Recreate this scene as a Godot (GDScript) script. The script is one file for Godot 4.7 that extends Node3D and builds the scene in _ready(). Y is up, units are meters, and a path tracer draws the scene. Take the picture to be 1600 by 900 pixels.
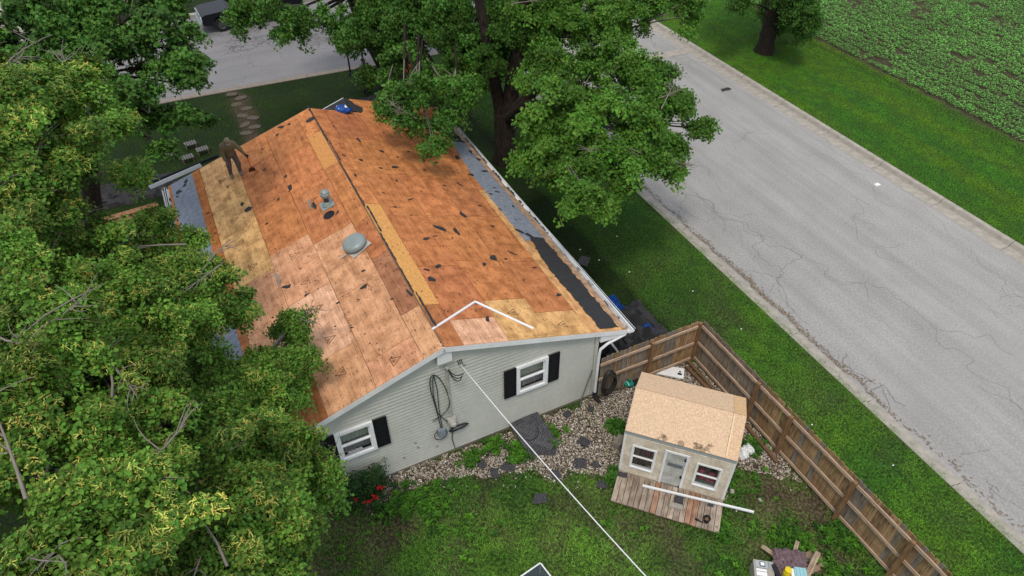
extends Node3D
# A small ranch house with its roof stripped to the sheathing, seen from above, with a playhouse, a board fence, a street corner and big trees.

var used := {}
var M := {}
var rng := RandomNumberGenerator.new()
const SLOPE := 0.33387
const RIDGE := 4.181
const EAVE := 5.13
const LENGTH := 12.53
const WALLX := 4.27

# ------------------------------------------------------------------ helpers
class MB:
	var v := PackedVector3Array()
	var n := PackedVector3Array()
	var uv := PackedVector2Array()
	var c := PackedColorArray()
	var col := Color(1, 1, 1)
	func tri(a: Vector3, b: Vector3, d: Vector3, ta := Vector2.ZERO, tb := Vector2.ZERO, td := Vector2.ZERO) -> void:
		var m := (b - a).cross(d - a).normalized()
		v.append(a); v.append(d); v.append(b)
		for i in 3:
			n.append(m); c.append(col)
		uv.append(ta); uv.append(td); uv.append(tb)
	func trin(a: Vector3, b: Vector3, d: Vector3, na: Vector3, nb: Vector3, nd: Vector3) -> void:
		v.append(a); v.append(d); v.append(b)
		n.append(na); n.append(nd); n.append(nb)
		for i in 3:
			c.append(col); uv.append(Vector2.ZERO)
	func quad(a: Vector3, b: Vector3, d: Vector3, e: Vector3, r := Rect2(0, 0, 1, 1)) -> void:
		var p := r.position
		var q := r.end
		tri(a, b, d, p, Vector2(q.x, p.y), q)
		tri(a, d, e, p, q, Vector2(p.x, q.y))
	func box(t: Transform3D, s: Vector3) -> void:
		var h := s * 0.5
		var k := [Vector3(-h.x, -h.y, -h.z), Vector3(h.x, -h.y, -h.z), Vector3(h.x, -h.y, h.z), Vector3(-h.x, -h.y, h.z), Vector3(-h.x, h.y, -h.z), Vector3(h.x, h.y, -h.z), Vector3(h.x, h.y, h.z), Vector3(-h.x, h.y, h.z)]
		for i in 8:
			k[i] = t * (k[i] as Vector3)
		quad(k[7], k[6], k[5], k[4]); quad(k[0], k[1], k[2], k[3])
		quad(k[3], k[2], k[6], k[7]); quad(k[1], k[0], k[4], k[5])
		quad(k[2], k[1], k[5], k[6]); quad(k[0], k[3], k[7], k[4])
	func bx(center: Vector3, s: Vector3) -> void:
		box(Transform3D(Basis(), center), s)
	func bar(a: Vector3, b: Vector3, w: float, h: float, up := Vector3.UP) -> void:
		var z := (b - a).normalized()
		if absf(z.dot(up)) > 0.98:
			up = Vector3.RIGHT
		var x := up.cross(z).normalized()
		box(Transform3D(Basis(x, z.cross(x), z), (a + b) * 0.5), Vector3(w, h, a.distance_to(b)))
	func tube(pts: Array, radii: Array, sides := 7, caps := true) -> void:
		var rings := []
		var norms := []
		var x := Vector3.ZERO
		for i in pts.size():
			var d: Vector3 = (pts[mini(i + 1, pts.size() - 1)] - pts[maxi(i - 1, 0)]).normalized()
			if i == 0:
				x = d.cross(Vector3.UP if absf(d.y) < 0.9 else Vector3.RIGHT).normalized()
			else:
				x = (x - d * x.dot(d)).normalized()
			var y := d.cross(x)
			var r := []
			var m := []
			for k in sides:
				var a := TAU * k / sides
				var o: Vector3 = x * cos(a) + y * sin(a)
				r.append(pts[i] + o * float(radii[i]))
				m.append(o)
			rings.append(r); norms.append(m)
		for i in pts.size() - 1:
			for k in sides:
				var j := (k + 1) % sides
				trin(rings[i][k], rings[i][j], rings[i + 1][j], norms[i][k], norms[i][j], norms[i + 1][j])
				trin(rings[i][k], rings[i + 1][j], rings[i + 1][k], norms[i][k], norms[i + 1][j], norms[i + 1][k])
		if caps:
			for k in sides:
				var j := (k + 1) % sides
				tri(pts[0], rings[0][j], rings[0][k])
				tri(pts[-1], rings[-1][k], rings[-1][j])
	func lathe(t: Transform3D, prof: Array, sides := 20) -> void:   # profile of (radius, height), from below to above
		for i in prof.size() - 1:
			var p: Vector2 = prof[i]
			var q: Vector2 = prof[i + 1]
			var e := (q - p).normalized()
			for k in sides:
				var a := TAU * k / sides
				var b := TAU * (k + 1) / sides
				var da := Vector3(cos(a), 0, -sin(a))
				var db := Vector3(cos(b), 0, -sin(b))
				var na := (t.basis * (da * e.y - Vector3.UP * e.x)).normalized()
				var nb := (t.basis * (db * e.y - Vector3.UP * e.x)).normalized()
				var p0 := t * (da * p.x + Vector3.UP * p.y)
				var p1 := t * (db * p.x + Vector3.UP * p.y)
				var q0 := t * (da * q.x + Vector3.UP * q.y)
				var q1 := t * (db * q.x + Vector3.UP * q.y)
				if p.x > 1e-5:
					trin(p0, p1, q1, na, nb, nb)
				if q.x > 1e-5:
					trin(p0, q1, q0, na, nb, na)
	func prism(t: Transform3D, poly: PackedVector2Array, depth: float) -> void:   # outline in x-y, thickness along z from 0 to depth
		if Geometry2D.is_polygon_clockwise(poly):
			poly.reverse()
		var ids := Geometry2D.triangulate_polygon(poly)
		for i in range(0, ids.size(), 3):
			var a := poly[ids[i]]; var b := poly[ids[i + 1]]; var d := poly[ids[i + 2]]
			if (b - a).cross(d - a) < 0.0:
				var s := b; b = d; d = s
			tri(t * Vector3(a.x, a.y, depth), t * Vector3(b.x, b.y, depth), t * Vector3(d.x, d.y, depth), a, b, d)
			tri(t * Vector3(a.x, a.y, 0), t * Vector3(d.x, d.y, 0), t * Vector3(b.x, b.y, 0), a, d, b)
		for i in poly.size():
			var a := poly[i]; var b := poly[(i + 1) % poly.size()]
			quad(t * Vector3(a.x, a.y, 0), t * Vector3(b.x, b.y, 0), t * Vector3(b.x, b.y, depth), t * Vector3(a.x, a.y, depth))
	func blob(center: Vector3, r: Vector3, seg := 10, rough := 0.0, g: RandomNumberGenerator = null) -> void:
		var rows := []
		for i in seg / 2 + 1:
			var row := []
			for k in seg:
				var th := PI * i / (seg / 2)
				var ph := TAU * k / seg
				var f := 1.0 + (g.randf_range(-rough, rough) if g and i > 0 and i < seg / 2 else 0.0)
				row.append(Vector3(sin(th) * cos(ph), cos(th), -sin(th) * sin(ph)) * f)
			rows.append(row)
		for i in seg / 2:
			for k in seg:
				var j := (k + 1) % seg
				var a: Vector3 = rows[i][k]; var b: Vector3 = rows[i][j]; var d: Vector3 = rows[i + 1][j]; var e: Vector3 = rows[i + 1][k]
				trin(center + a * r, center + e * r, center + d * r, a, e, d)
				trin(center + a * r, center + d * r, center + b * r, a, d, b)
	func dim(f: float) -> MB:   # vertex colours are kept in eight bits: keep them under one
		for i in c.size():
			c[i] = c[i] * f
		return self
	func mesh() -> ArrayMesh:
		var arr := []
		arr.resize(Mesh.ARRAY_MAX)
		arr[Mesh.ARRAY_VERTEX] = v; arr[Mesh.ARRAY_NORMAL] = n; arr[Mesh.ARRAY_TEX_UV] = uv; arr[Mesh.ARRAY_COLOR] = c
		var am := ArrayMesh.new()
		am.add_surface_from_arrays(Mesh.PRIMITIVE_TRIANGLES, arr)
		return am

func numbered(called: String, parent: Node) -> String:
	var key := str(parent.get_instance_id()) + "/" + called
	var k: int = used.get(key, 0)
	used[key] = k + 1
	return called if k == 0 else "%s_%03d" % [called, k]

func put(called: String, mesh: Mesh, mat: Material, parent: Node = null) -> MeshInstance3D:
	if parent == null:
		parent = self
	var o := MeshInstance3D.new()
	o.mesh = mesh
	o.material_override = mat
	o.name = numbered(called, parent)
	parent.add_child(o, true)
	return o

func obj(called: String, st: MB, mat: Material, parent: Node = null) -> MeshInstance3D:
	return put(called, st.mesh(), mat, parent)

func thing(called: String, label: String, category: String, at := Vector3.ZERO, turn := 0.0, group := "") -> Node3D:
	var o := Node3D.new()
	o.name = numbered(called, self)
	add_child(o, true)
	o.position = at
	o.rotation.y = turn
	return tag(o, label, category, group)

func tag(o: Node3D, label: String, category: String, group := "") -> Node3D:
	o.set_meta("label", label)
	o.set_meta("category", category)
	if group != "":
		o.set_meta("group", group)
	return o

func structure(o: Node3D, label := "") -> Node3D:
	o.set_meta("kind", "structure")
	if label != "":
		o.set_meta("label", label)
	return o

func stuff(o: Node3D, label := "", category := "") -> Node3D:
	o.set_meta("kind", "stuff")
	if label != "":
		o.set_meta("label", label)
	if category != "":
		o.set_meta("category", category)
	return o

func scatter(called: String, mesh: Mesh, mat: Material, xf: Array, colors: Array, parent: Node = null, gain := 1.0) -> MultiMeshInstance3D:
	if parent == null:
		parent = self
	var mm := MultiMesh.new()
	mm.transform_format = MultiMesh.TRANSFORM_3D
	mm.use_colors = true
	mm.mesh = mesh
	mm.instance_count = xf.size()
	for i in xf.size():
		mm.set_instance_transform(i, xf[i])
		mm.set_instance_color(i, (colors[i] as Color) * gain)
	var o := MultiMeshInstance3D.new()
	o.multimesh = mm
	o.material_override = mat
	o.name = numbered(called, parent)
	parent.add_child(o, true)
	return o

func lin(r: float, g: float, b: float) -> Color:
	return Color(r, g, b).linear_to_srgb()

func noise(sd: int, freq: float, oct := 3, kind := FastNoiseLite.TYPE_SIMPLEX_SMOOTH) -> FastNoiseLite:
	var f := FastNoiseLite.new()
	f.seed = sd; f.frequency = freq; f.fractal_octaves = oct; f.noise_type = kind
	return f

func nbytes(sd: int, freq: float, w: int, h: int, oct := 3, kind := FastNoiseLite.TYPE_SIMPLEX_SMOOTH) -> PackedByteArray:
	var im := noise(sd, freq, oct, kind).get_seamless_image(w, h)
	im.convert(Image.FORMAT_L8)
	return im.get_data()

func tex_rgb(d: PackedByteArray, w: int, h: int) -> ImageTexture:
	var im := Image.create_from_data(w, h, false, Image.FORMAT_RGB8, d)
	im.generate_mipmaps()
	return ImageTexture.create_from_image(im)

# grey speckle between lo and 1, with coarse and fine grain
func tex_grain(sd: int, size: int, coarse: float, fine: float, lo: float, warm := 0.0, dots := 0.0) -> ImageTexture:
	var a := nbytes(sd, coarse, size, size, 4)
	var b := nbytes(sd + 1, fine, size, size, 2)
	var d := PackedByteArray()
	d.resize(size * size * 3)
	for i in size * size:
		var t := (a[i] * 0.55 + b[i] * 0.45) / 255.0
		var x := lo + (1.0 - lo) * clampf((t - 0.2) / 0.6, 0, 1)
		if dots > 0.0 and b[i] < 255 * dots:
			x *= 0.55
		d[i * 3] = int(255 * x)
		d[i * 3 + 1] = int(255 * pow(x, 1.0 + warm * 0.5))
		d[i * 3 + 2] = int(255 * pow(x, 1.0 + warm))
	return tex_rgb(d, size, size)

# a noise drawn out along v
func nlong(sd: int, freq: float, w: int, h: int, times: int) -> PackedByteArray:
	var im := noise(sd, freq, 4).get_seamless_image(w, maxi(8, h / times))
	im.convert(Image.FORMAT_L8)
	im.resize(w, h, Image.INTERPOLATE_CUBIC)
	return im.get_data()

# wood: fibres along v, blotches, dark specks, rows of nail dots
func tex_wood(sd: int, w: int, h: int, grain: float, blotch: float, nails: bool, specks := 0.02) -> ImageTexture:
	var a := nlong(sd, 0.10, w, h, 40)
	var a2 := nlong(sd + 5, 0.02, w, h, 16)
	var b := nbytes(sd + 1, 0.006, w, h, 3)
	var d := PackedByteArray()
	d.resize(w * h * 3)
	for i in w * h:
		var t := 0.90 + grain * ((a[i] - 128) * 0.6 + (a2[i] - 128) * 0.5) / 128.0 + blotch * (b[i] - 128) / 170.0
		t = clampf(t, 0.25, 1.0)
		d[i * 3] = int(255 * t)
		d[i * 3 + 1] = int(255 * pow(t, 1.15))
		d[i * 3 + 2] = int(255 * pow(t, 1.3))
	if nails:
		var f := nbytes(sd + 2, 0.055, w, h, 2)
		var f2 := nbytes(sd + 3, 0.02, w, h, 3)
		for i in w * h:
			var q := 1.0
			if f[i] < 62:
				q = 0.86
			if f2[i] < 60:
				q *= 0.90
			if q < 1.0:
				for e in 3:
					d[i * 3 + e] = int(d[i * 3 + e] * q)
		rng.seed = sd
		for row in 7:
			var y0 := int((row + 0.5) * h / 7.0)
			for k in 26:
				if rng.randf() < 0.72:
					continue
				var x0 := int((k + rng.randf()) * w / 26.0)
				for dy in range(-rng.randi_range(4, 16), rng.randi_range(4, 16)):
					for dx in rng.randi_range(3, 6):
						var j := (posmod(y0 + dy, h) * w + (x0 + dx) % w) * 3
						d[j] = int(d[j] * 0.66); d[j + 1] = int(d[j + 1] * 0.62); d[j + 2] = int(d[j + 2] * 0.6)
		for k in 500:
			var x0 := rng.randi_range(0, w - 1)
			var y0 := rng.randi_range(0, h - 1)
			for q in rng.randi_range(1, 6):
				var j := ((y0 + q / 2) % h * w + (x0 + q % 2) % w) * 3
				d[j] = int(d[j] * 0.6); d[j + 1] = int(d[j + 1] * 0.55); d[j + 2] = int(d[j + 2] * 0.5)
	return tex_rgb(d, w, h)

# pressed flakes of wood, laid every way
func tex_flakes(sd: int, size: int, count: int) -> ImageTexture:
	rng.seed = sd
	var im := Image.create(size, size, false, Image.FORMAT_RGB8)
	im.fill(Color(0.84, 0.76, 0.66))
	for k in count:
		var t := rng.randf_range(0.74, 1.0)
		if rng.randf() < 0.05:
			t = rng.randf_range(0.5, 0.66)
		var cc := Color(t, t * rng.randf_range(0.86, 0.95), t * rng.randf_range(0.72, 0.86))
		var a := rng.randf() * TAU
		var ln := rng.randf_range(8, 26)
		var wd := rng.randf_range(2, 7)
		var dx := Vector2(cos(a), sin(a))
		var p := Vector2(rng.randf() * size, rng.randf() * size)
		for s in int(ln):
			for q in int(wd):
				var z := p + dx * s + dx.orthogonal() * q
				im.set_pixel(posmod(int(z.x), size), posmod(int(z.y), size), cc)
	im.generate_mipmaps()
	return ImageTexture.create_from_image(im)

# worn road: streaks along v, stains and wandering cracks
func tex_road(sd: int, w: int, h: int, wide: float, long: float, cracks: int, net: Array) -> ImageTexture:
	var a := nbytes(sd, 0.012, w, h, 4)
	var b := nbytes(sd + 1, 0.25, w, h, 2)
	var l := nlong(sd + 2, 0.03, w, h, 24)
	var d := PackedByteArray()
	d.resize(w * h * 3)
	for y in h:
		for x in w:
			var i := y * w + x
			var wheel := 0.012 * cos(float(x) / w * TAU * 4.0)
			var t := 0.90 + 0.04 * (l[i] - 128) / 128.0 + 0.03 * (a[i] - 128) / 128.0 + 0.09 * (b[i] - 128) / 128.0 + wheel
			t = clampf(t, 0.2, 1.0)
			d[i * 3] = int(255 * t)
			d[i * 3 + 1] = int(255 * t)
			d[i * 3 + 2] = int(255 * t)
	rng.seed = sd
	for k in cracks:
		var across := rng.randf() < 0.35
		var p := Vector2(rng.randf() * wide, rng.randf() * long)
		var ang := (0.0 if across else PI / 2) + rng.randf_range(-0.25, 0.25)
		var n := int((rng.randf_range(1.5, 5.0) if across else rng.randf_range(3, 14)) / 0.02)
		walk(d, w, h, wide, long, p, ang, n, 0.80 + rng.randf() * 0.12, true)
	for q in net:   # patches broken into small cells
		for k in int(q[4]):
			var p := Vector2(q[0] + rng.randf_range(-1, 1) * q[2], q[1] + rng.randf_range(-1, 1) * q[3])
			walk(d, w, h, wide, long, p, rng.randf() * TAU, rng.randi_range(15, 60), rng.randf_range(0.66, 0.86), false)
	return tex_rgb(d, w, h)

func walk(d: PackedByteArray, w: int, h: int, wide: float, long: float, p: Vector2, ang: float, n: int, dark: float, branch: bool) -> void:
	var cur := ang
	for s in n:
		cur = lerp_angle(cur, ang, 0.06) + rng.randf_range(-0.38, 0.38)
		p += Vector2(cos(cur), sin(cur)) * 0.02
		if p.x < 0 or p.y < 0 or p.x >= wide or p.y >= long:
			return
		var j := (int(p.y / long * h) * w + int(p.x / wide * w)) * 3
		if d[j] > 125:
			for e in 3:
				d[j + e] = int(d[j + e] * dark)
		if branch and rng.randf() < 0.004:
			walk(d, w, h, wide, long, p, ang + rng.randf_range(-1.3, 1.3), n / 4, minf(dark + 0.1, 0.85), false)

func std(albedo: Color, rough: float, tex: Texture2D = null, scale := 0.0, world := false) -> StandardMaterial3D:
	var m := StandardMaterial3D.new()
	m.albedo_color = albedo
	m.roughness = rough
	m.metallic_specular = 0.35
	if tex:
		m.albedo_texture = tex
	if scale > 0.0:
		m.uv1_triplanar = true
		m.uv1_world_triplanar = world
		m.uv1_scale = Vector3.ONE * scale
	return m

func relief(m: StandardMaterial3D, tex: Texture2D, cm: float) -> StandardMaterial3D:
	m.heightmap_enabled = true
	m.heightmap_texture = tex
	m.heightmap_scale = cm
	return m

func vcol(rough: float, tex: Texture2D = null, scale := 0.0, world := false) -> StandardMaterial3D:
	var m := std(Color.WHITE, rough, tex, scale, world)
	m.vertex_color_use_as_albedo = true
	return m

func leafy(back: float) -> StandardMaterial3D:
	var m := vcol(0.5)
	m.metallic_specular = 0.3
	m.backlight_enabled = true
	m.backlight = Color(back, back, back * 0.6)
	return m

func ragged(pts: Array, step: float, amp: float, sd: int) -> PackedVector2Array:
	var g := RandomNumberGenerator.new()
	g.seed = sd
	var out := PackedVector2Array()
	for i in pts.size():
		var a: Vector2 = pts[i]
		var b: Vector2 = pts[(i + 1) % pts.size()]
		var n := maxi(1, int(a.distance_to(b) / step))
		for k in n:
			var p := a.lerp(b, float(k) / n)
			out.append(p + (Vector2(g.randf_range(-amp, amp), g.randf_range(-amp, amp)) if k > 0 else Vector2.ZERO))
	return out

func roof_y(x: float) -> float:
	return RIDGE - SLOPE * absf(x)

func roof_frame(x: float, z: float, lift := 0.0) -> Transform3D:   # x along the fall of the roof, y off the roof
	var a := atan(SLOPE)
	var s := 1.0 if x >= 0.0 else -1.0
	var t := Transform3D(Basis(Vector3(s * cos(a), -sin(a), 0), Vector3(s * sin(a), cos(a), 0), Vector3(0, 0, s)), Vector3(x, roof_y(x), z))
	t.origin += t.basis.y * lift
	return t

# ------------------------------------------------------------------ the scene
func _ready() -> void:
	var cam := Camera3D.new()
	cam.name = "camera"
	cam.basis = Basis(Vector3.UP, -0.45009) * Basis(Vector3.RIGHT, -0.73321) * Basis(Vector3.BACK, -0.00352)
	cam.position = Vector3(-3.334, 15.73, 10.436)
	cam.fov = 44.626
	cam.near = 0.2
	cam.far = 2000.0
	add_child(cam)
	cam.current = true
	var we := WorldEnvironment.new()
	we.name = "world_environment"
	var env := Environment.new()
	var sky_mat := ProceduralSkyMaterial.new()
	sky_mat.sky_top_color = Color(0.93, 0.95, 1.0)
	sky_mat.sky_horizon_color = Color(0.80, 0.84, 0.89)
	sky_mat.sky_curve = 0.25
	sky_mat.ground_bottom_color = Color(0.22, 0.25, 0.18)
	sky_mat.ground_horizon_color = Color(0.5, 0.53, 0.5)
	sky_mat.sun_angle_max = 1.0
	var sky := Sky.new()
	sky.sky_material = sky_mat
	env.background_mode = Environment.BG_SKY
	env.sky = sky
	env.background_energy_multiplier = 0.85
	env.ambient_light_source = Environment.AMBIENT_SOURCE_SKY
	env.tonemap_mode = Environment.TONE_MAPPER_LINEAR
	env.tonemap_exposure = 1.12
	env.ssao_enabled = true
	env.ssil_enabled = true
	env.sdfgi_enabled = true
	we.environment = env
	add_child(we)
	var sun := DirectionalLight3D.new()
	sun.name = "sun"
	sun.light_energy = 0.5
	sun.light_angular_distance = 12.0
	sun.light_color = Color(1.0, 0.96, 0.9)
	sun.shadow_enabled = true
	add_child(sun)
	sun.look_at_from_position(Vector3.ZERO, Vector3(0.26, -1.0, -0.36), Vector3.RIGHT)

	rng.seed = 7
	make_materials()
	ground()
	roads()
	grass()
	gravel()
	field()
	house()
	roof_sheathing()
	roof_details()
	playhouse()
	fences()
	trees()
	shrubs()
	people()
	far_things()
	yard_things()

func make_materials() -> void:
	var g1 := tex_grain(11, 512, 0.01, 0.2, 0.80)
	var g2 := tex_grain(21, 512, 0.02, 0.35, 0.35, 0.1, 0.12)
	var soft := tex_grain(31, 256, 0.012, 0.09, 0.92)
	M.soft = soft; M.g1 = g1; M.g2 = g2
	var ply := [tex_wood(41, 384, 768, 0.11, 0.15, true), tex_wood(51, 384, 768, 0.10, 0.20, true), tex_wood(61, 384, 768, 0.14, 0.13, true)]
	M.ply = ply
	M.osb_tex = tex_flakes(71, 768, 9000)
	var board := tex_wood(81, 256, 512, 0.30, 0.22, false)
	M.board = board
	M.osb = std(lin(0.98, 0.9, 0.7), 0.8, M.osb_tex)
	M.osb_yellow = std(lin(0.78, 0.47, 0.20), 0.8, M.osb_tex)
	M.soil = vcol(0.95, g2, 0.9, true)
	relief(M.soil, g2, 4.0)
	M.concrete = relief(std(lin(0.47, 0.435, 0.38), 0.9, g1, 0.5, true), g2, 0.15)
	M.concrete_dark = relief(std(lin(0.30, 0.26, 0.22), 0.9, g1, 0.9, true), g2, 0.3)
	M.siding = std(lin(0.56, 0.57, 0.51), 0.6, soft, 0.25, true)
	M.siding_shed = std(lin(0.76, 0.70, 0.59), 0.65, tex_grain(91, 512, 0.012, 0.05, 0.78, 0.4), 0.35)
	M.white = std(lin(0.92, 0.94, 0.95), 0.45, soft, 0.5)
	M.white_clean = std(lin(0.82, 0.84, 0.85), 0.4)
	M.white_grimy = std(lin(0.62, 0.64, 0.62), 0.6, tex_grain(95, 256, 0.02, 0.1, 0.8, 0.3), 0.8)
	M.black = std(lin(0.012, 0.012, 0.016), 0.5)
	M.black_matte = relief(std(lin(0.028, 0.028, 0.032), 0.85, g1, 1.5), g2, 0.3)
	M.felt_black = relief(std(lin(0.045, 0.046, 0.05), 0.8, g1, 0.8, true), g1, 0.5)
	M.felt_grey = relief(std(lin(0.30, 0.335, 0.40), 0.75, tex_grain(97, 512, 0.015, 0.12, 0.74, -0.1, 0.08), 0.7, true), g1, 0.6)
	M.shingle = relief(std(lin(0.14, 0.145, 0.165), 0.9, g2, 2.0), g2, 0.4)
	M.metal = std(lin(0.30, 0.36, 0.35), 0.45, soft, 1.2)
	M.metal.metallic = 0.15
	M.metal_dark = std(lin(0.12, 0.12, 0.13), 0.5, g1, 2.0)
	M.metal_dark.metallic = 0.5
	M.glass = std(Color(0.12, 0.14, 0.15, 0.12), 0.03)
	M.glass.transparency = BaseMaterial3D.TRANSPARENCY_ALPHA
	M.glass.metallic_specular = 0.5
	M.room = std(lin(0.10, 0.10, 0.10), 0.9)
	M.blind = std(lin(0.50, 0.56, 0.47), 0.7)
	M.curtain = std(lin(0.36, 0.36, 0.38), 0.8, soft, 2.0)
	M.bark = relief(std(lin(0.085, 0.068, 0.055), 0.95, tex_grain(101, 512, 0.015, 0.1, 0.3, 0.2), 0.8), g2, 4.0)
	M.bark.uv1_scale = Vector3(1.6, 0.35, 1.6)
	M.twig = std(lin(0.30, 0.26, 0.225), 0.9, g1, 1.0)
	M.limb = std(lin(0.17, 0.145, 0.12), 0.9, g1, 1.0)
	M.leaf = leafy(0.28)
	M.stone = vcol(0.85)
	M.rubber = std(lin(0.02, 0.02, 0.02), 0.8)
	M.cable = std(lin(0.03, 0.03, 0.035), 0.6)
	M.blue = std(lin(0.015, 0.08, 0.34), 0.45)
	M.old_wood = std(lin(0.22, 0.15, 0.095), 0.85, board)

# ------------------------------------------------------------------ ground
const ROAD0 := 11.16
const ROAD1 := 21.75
const STREET0 := -24.35
const STREET1 := -35.7

func lean(x: float, z: float) -> float:   # the road runs half a degree off the house
	return x - 0.0092 * z * clampf((x - 8.0) / 3.0, 0.0, 1.0)

func unlean(x: float, z: float) -> float:
	return x + 0.0092 * z * clampf((x - 8.0) / 3.0, 0.0, 1.0)

func street_z(x: float, z: float) -> float:   # the far street is turned three degrees
	return z + 0.052 * x * clampf((-14.0 - z) / 8.0, 0.0, 1.0) * clampf((14.0 - absf(x - 3.0)) / 14.0 + 0.4, 0.0, 1.0)

const GRAVEL := [Vector2(-2.7, -0.14), Vector2(-2.4, 0.42), Vector2(-1.3, 0.5), Vector2(-0.4, 0.6), Vector2(0.4, 0.85), Vector2(1.3, 1.2), Vector2(2.0, 1.72), Vector2(2.9, 2.0), Vector2(3.3, 2.5), Vector2(3.7, 2.6), Vector2(5.6, 4.2), Vector2(6.1, 3.5), Vector2(6.8, 3.7), Vector2(7.3, 4.4), Vector2(7.72, 4.6), Vector2(7.72, 0.05), Vector2(4.27, -0.02)]
var gravel_poly := PackedVector2Array()
var nz1 := noise(201, 0.35, 4)
var nz2 := noise(202, 1.3, 3)
var nz3 := noise(203, 0.12, 2)

func in_gravel(x: float, z: float, grow := 0.0) -> bool:
	var p := Vector2(x + nz2.get_noise_2d(x, z) * 0.22, z + nz2.get_noise_2d(x + 40, z) * 0.22 - grow)
	return Geometry2D.is_point_in_polygon(p, gravel_poly)

func bare(x: float, z: float) -> float:   # how far the grass has worn away, 0 to 1
	var b := 0.0
	if x < 7.8 and z > -0.3:
		b = 0.13 + nz1.get_noise_2d(x * 1.6, z * 1.6) * 0.75 + nz2.get_noise_2d(x, z) * 0.3
		b += 0.6 * exp(-pow((x - 6.9) / 1.0, 2) - pow((z - 5.2) / 1.6, 2))
		b += 0.5 * exp(-pow((x + 2.3) / 0.7, 2) - pow((z - 1.1) / 0.7, 2))
		b += 0.4 * exp(-pow((x - 4.0) / 0.9, 2) - pow((z - 4.4) / 0.5, 2))
		if x < -3.2:
			b += 0.35
	elif x > ROAD1 and x < 27.8:
		b = -0.1 + nz1.get_noise_2d(x, z) * 0.3
	elif x > 7.8:
		b = nz1.get_noise_2d(x, z) * 0.45
		b += 0.3 * exp(-pow((x - ROAD0) / 0.12, 2))
	else:
		b = -0.2 + nz1.get_noise_2d(x, z) * 0.5 + 1.0 * exp(-pow((x + 1.6) / 0.45, 2)) * clampf((z + 25.0) / 1.0, 0, 1) * clampf((-12.6 - z) / 1.0, 0, 1)
	return clampf(b, 0.0, 1.0)

func turf(x: float, z: float) -> Color:
	var a := nz1.get_noise_2d(x * 0.7 + 9, z * 0.7)
	var b := nz2.get_noise_2d(x + 5, z)
	var c: Color
	if x > ROAD1:
		var s := nz3.get_noise_2d(x * 6.0, z * 0.4)
		c = Color(0.13, 0.44, 0.035).lerp(Color(0.22, 0.50, 0.03), clampf(0.5 + s * 0.9 + a * 0.4, 0, 1))
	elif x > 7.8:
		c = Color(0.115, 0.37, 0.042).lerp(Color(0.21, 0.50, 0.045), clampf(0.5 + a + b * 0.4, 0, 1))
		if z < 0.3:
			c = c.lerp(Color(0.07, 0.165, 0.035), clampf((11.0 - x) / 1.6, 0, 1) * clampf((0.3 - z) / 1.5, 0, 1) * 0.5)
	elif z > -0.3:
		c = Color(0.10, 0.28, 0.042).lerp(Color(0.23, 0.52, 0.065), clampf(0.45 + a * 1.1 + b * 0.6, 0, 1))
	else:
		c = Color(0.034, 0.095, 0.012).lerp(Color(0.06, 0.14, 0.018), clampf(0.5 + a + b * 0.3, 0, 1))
	return c

func ground_h(x: float, z: float) -> float:
	var h := 0.0
	if x > 7.9 and x < ROAD0 + 0.001:
		h = -0.10 * smoothstep(8.0, 11.0, x)
	elif x >= ROAD0:
		h = -0.10
		if x > ROAD1 + 6.0 and z > -60.0:
			h = 0.0
	if z < STREET0 + 2.0:
		h = minf(h, -0.10 * smoothstep(STREET0 + 2.0, STREET0 + 0.3, z))
	return h

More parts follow.
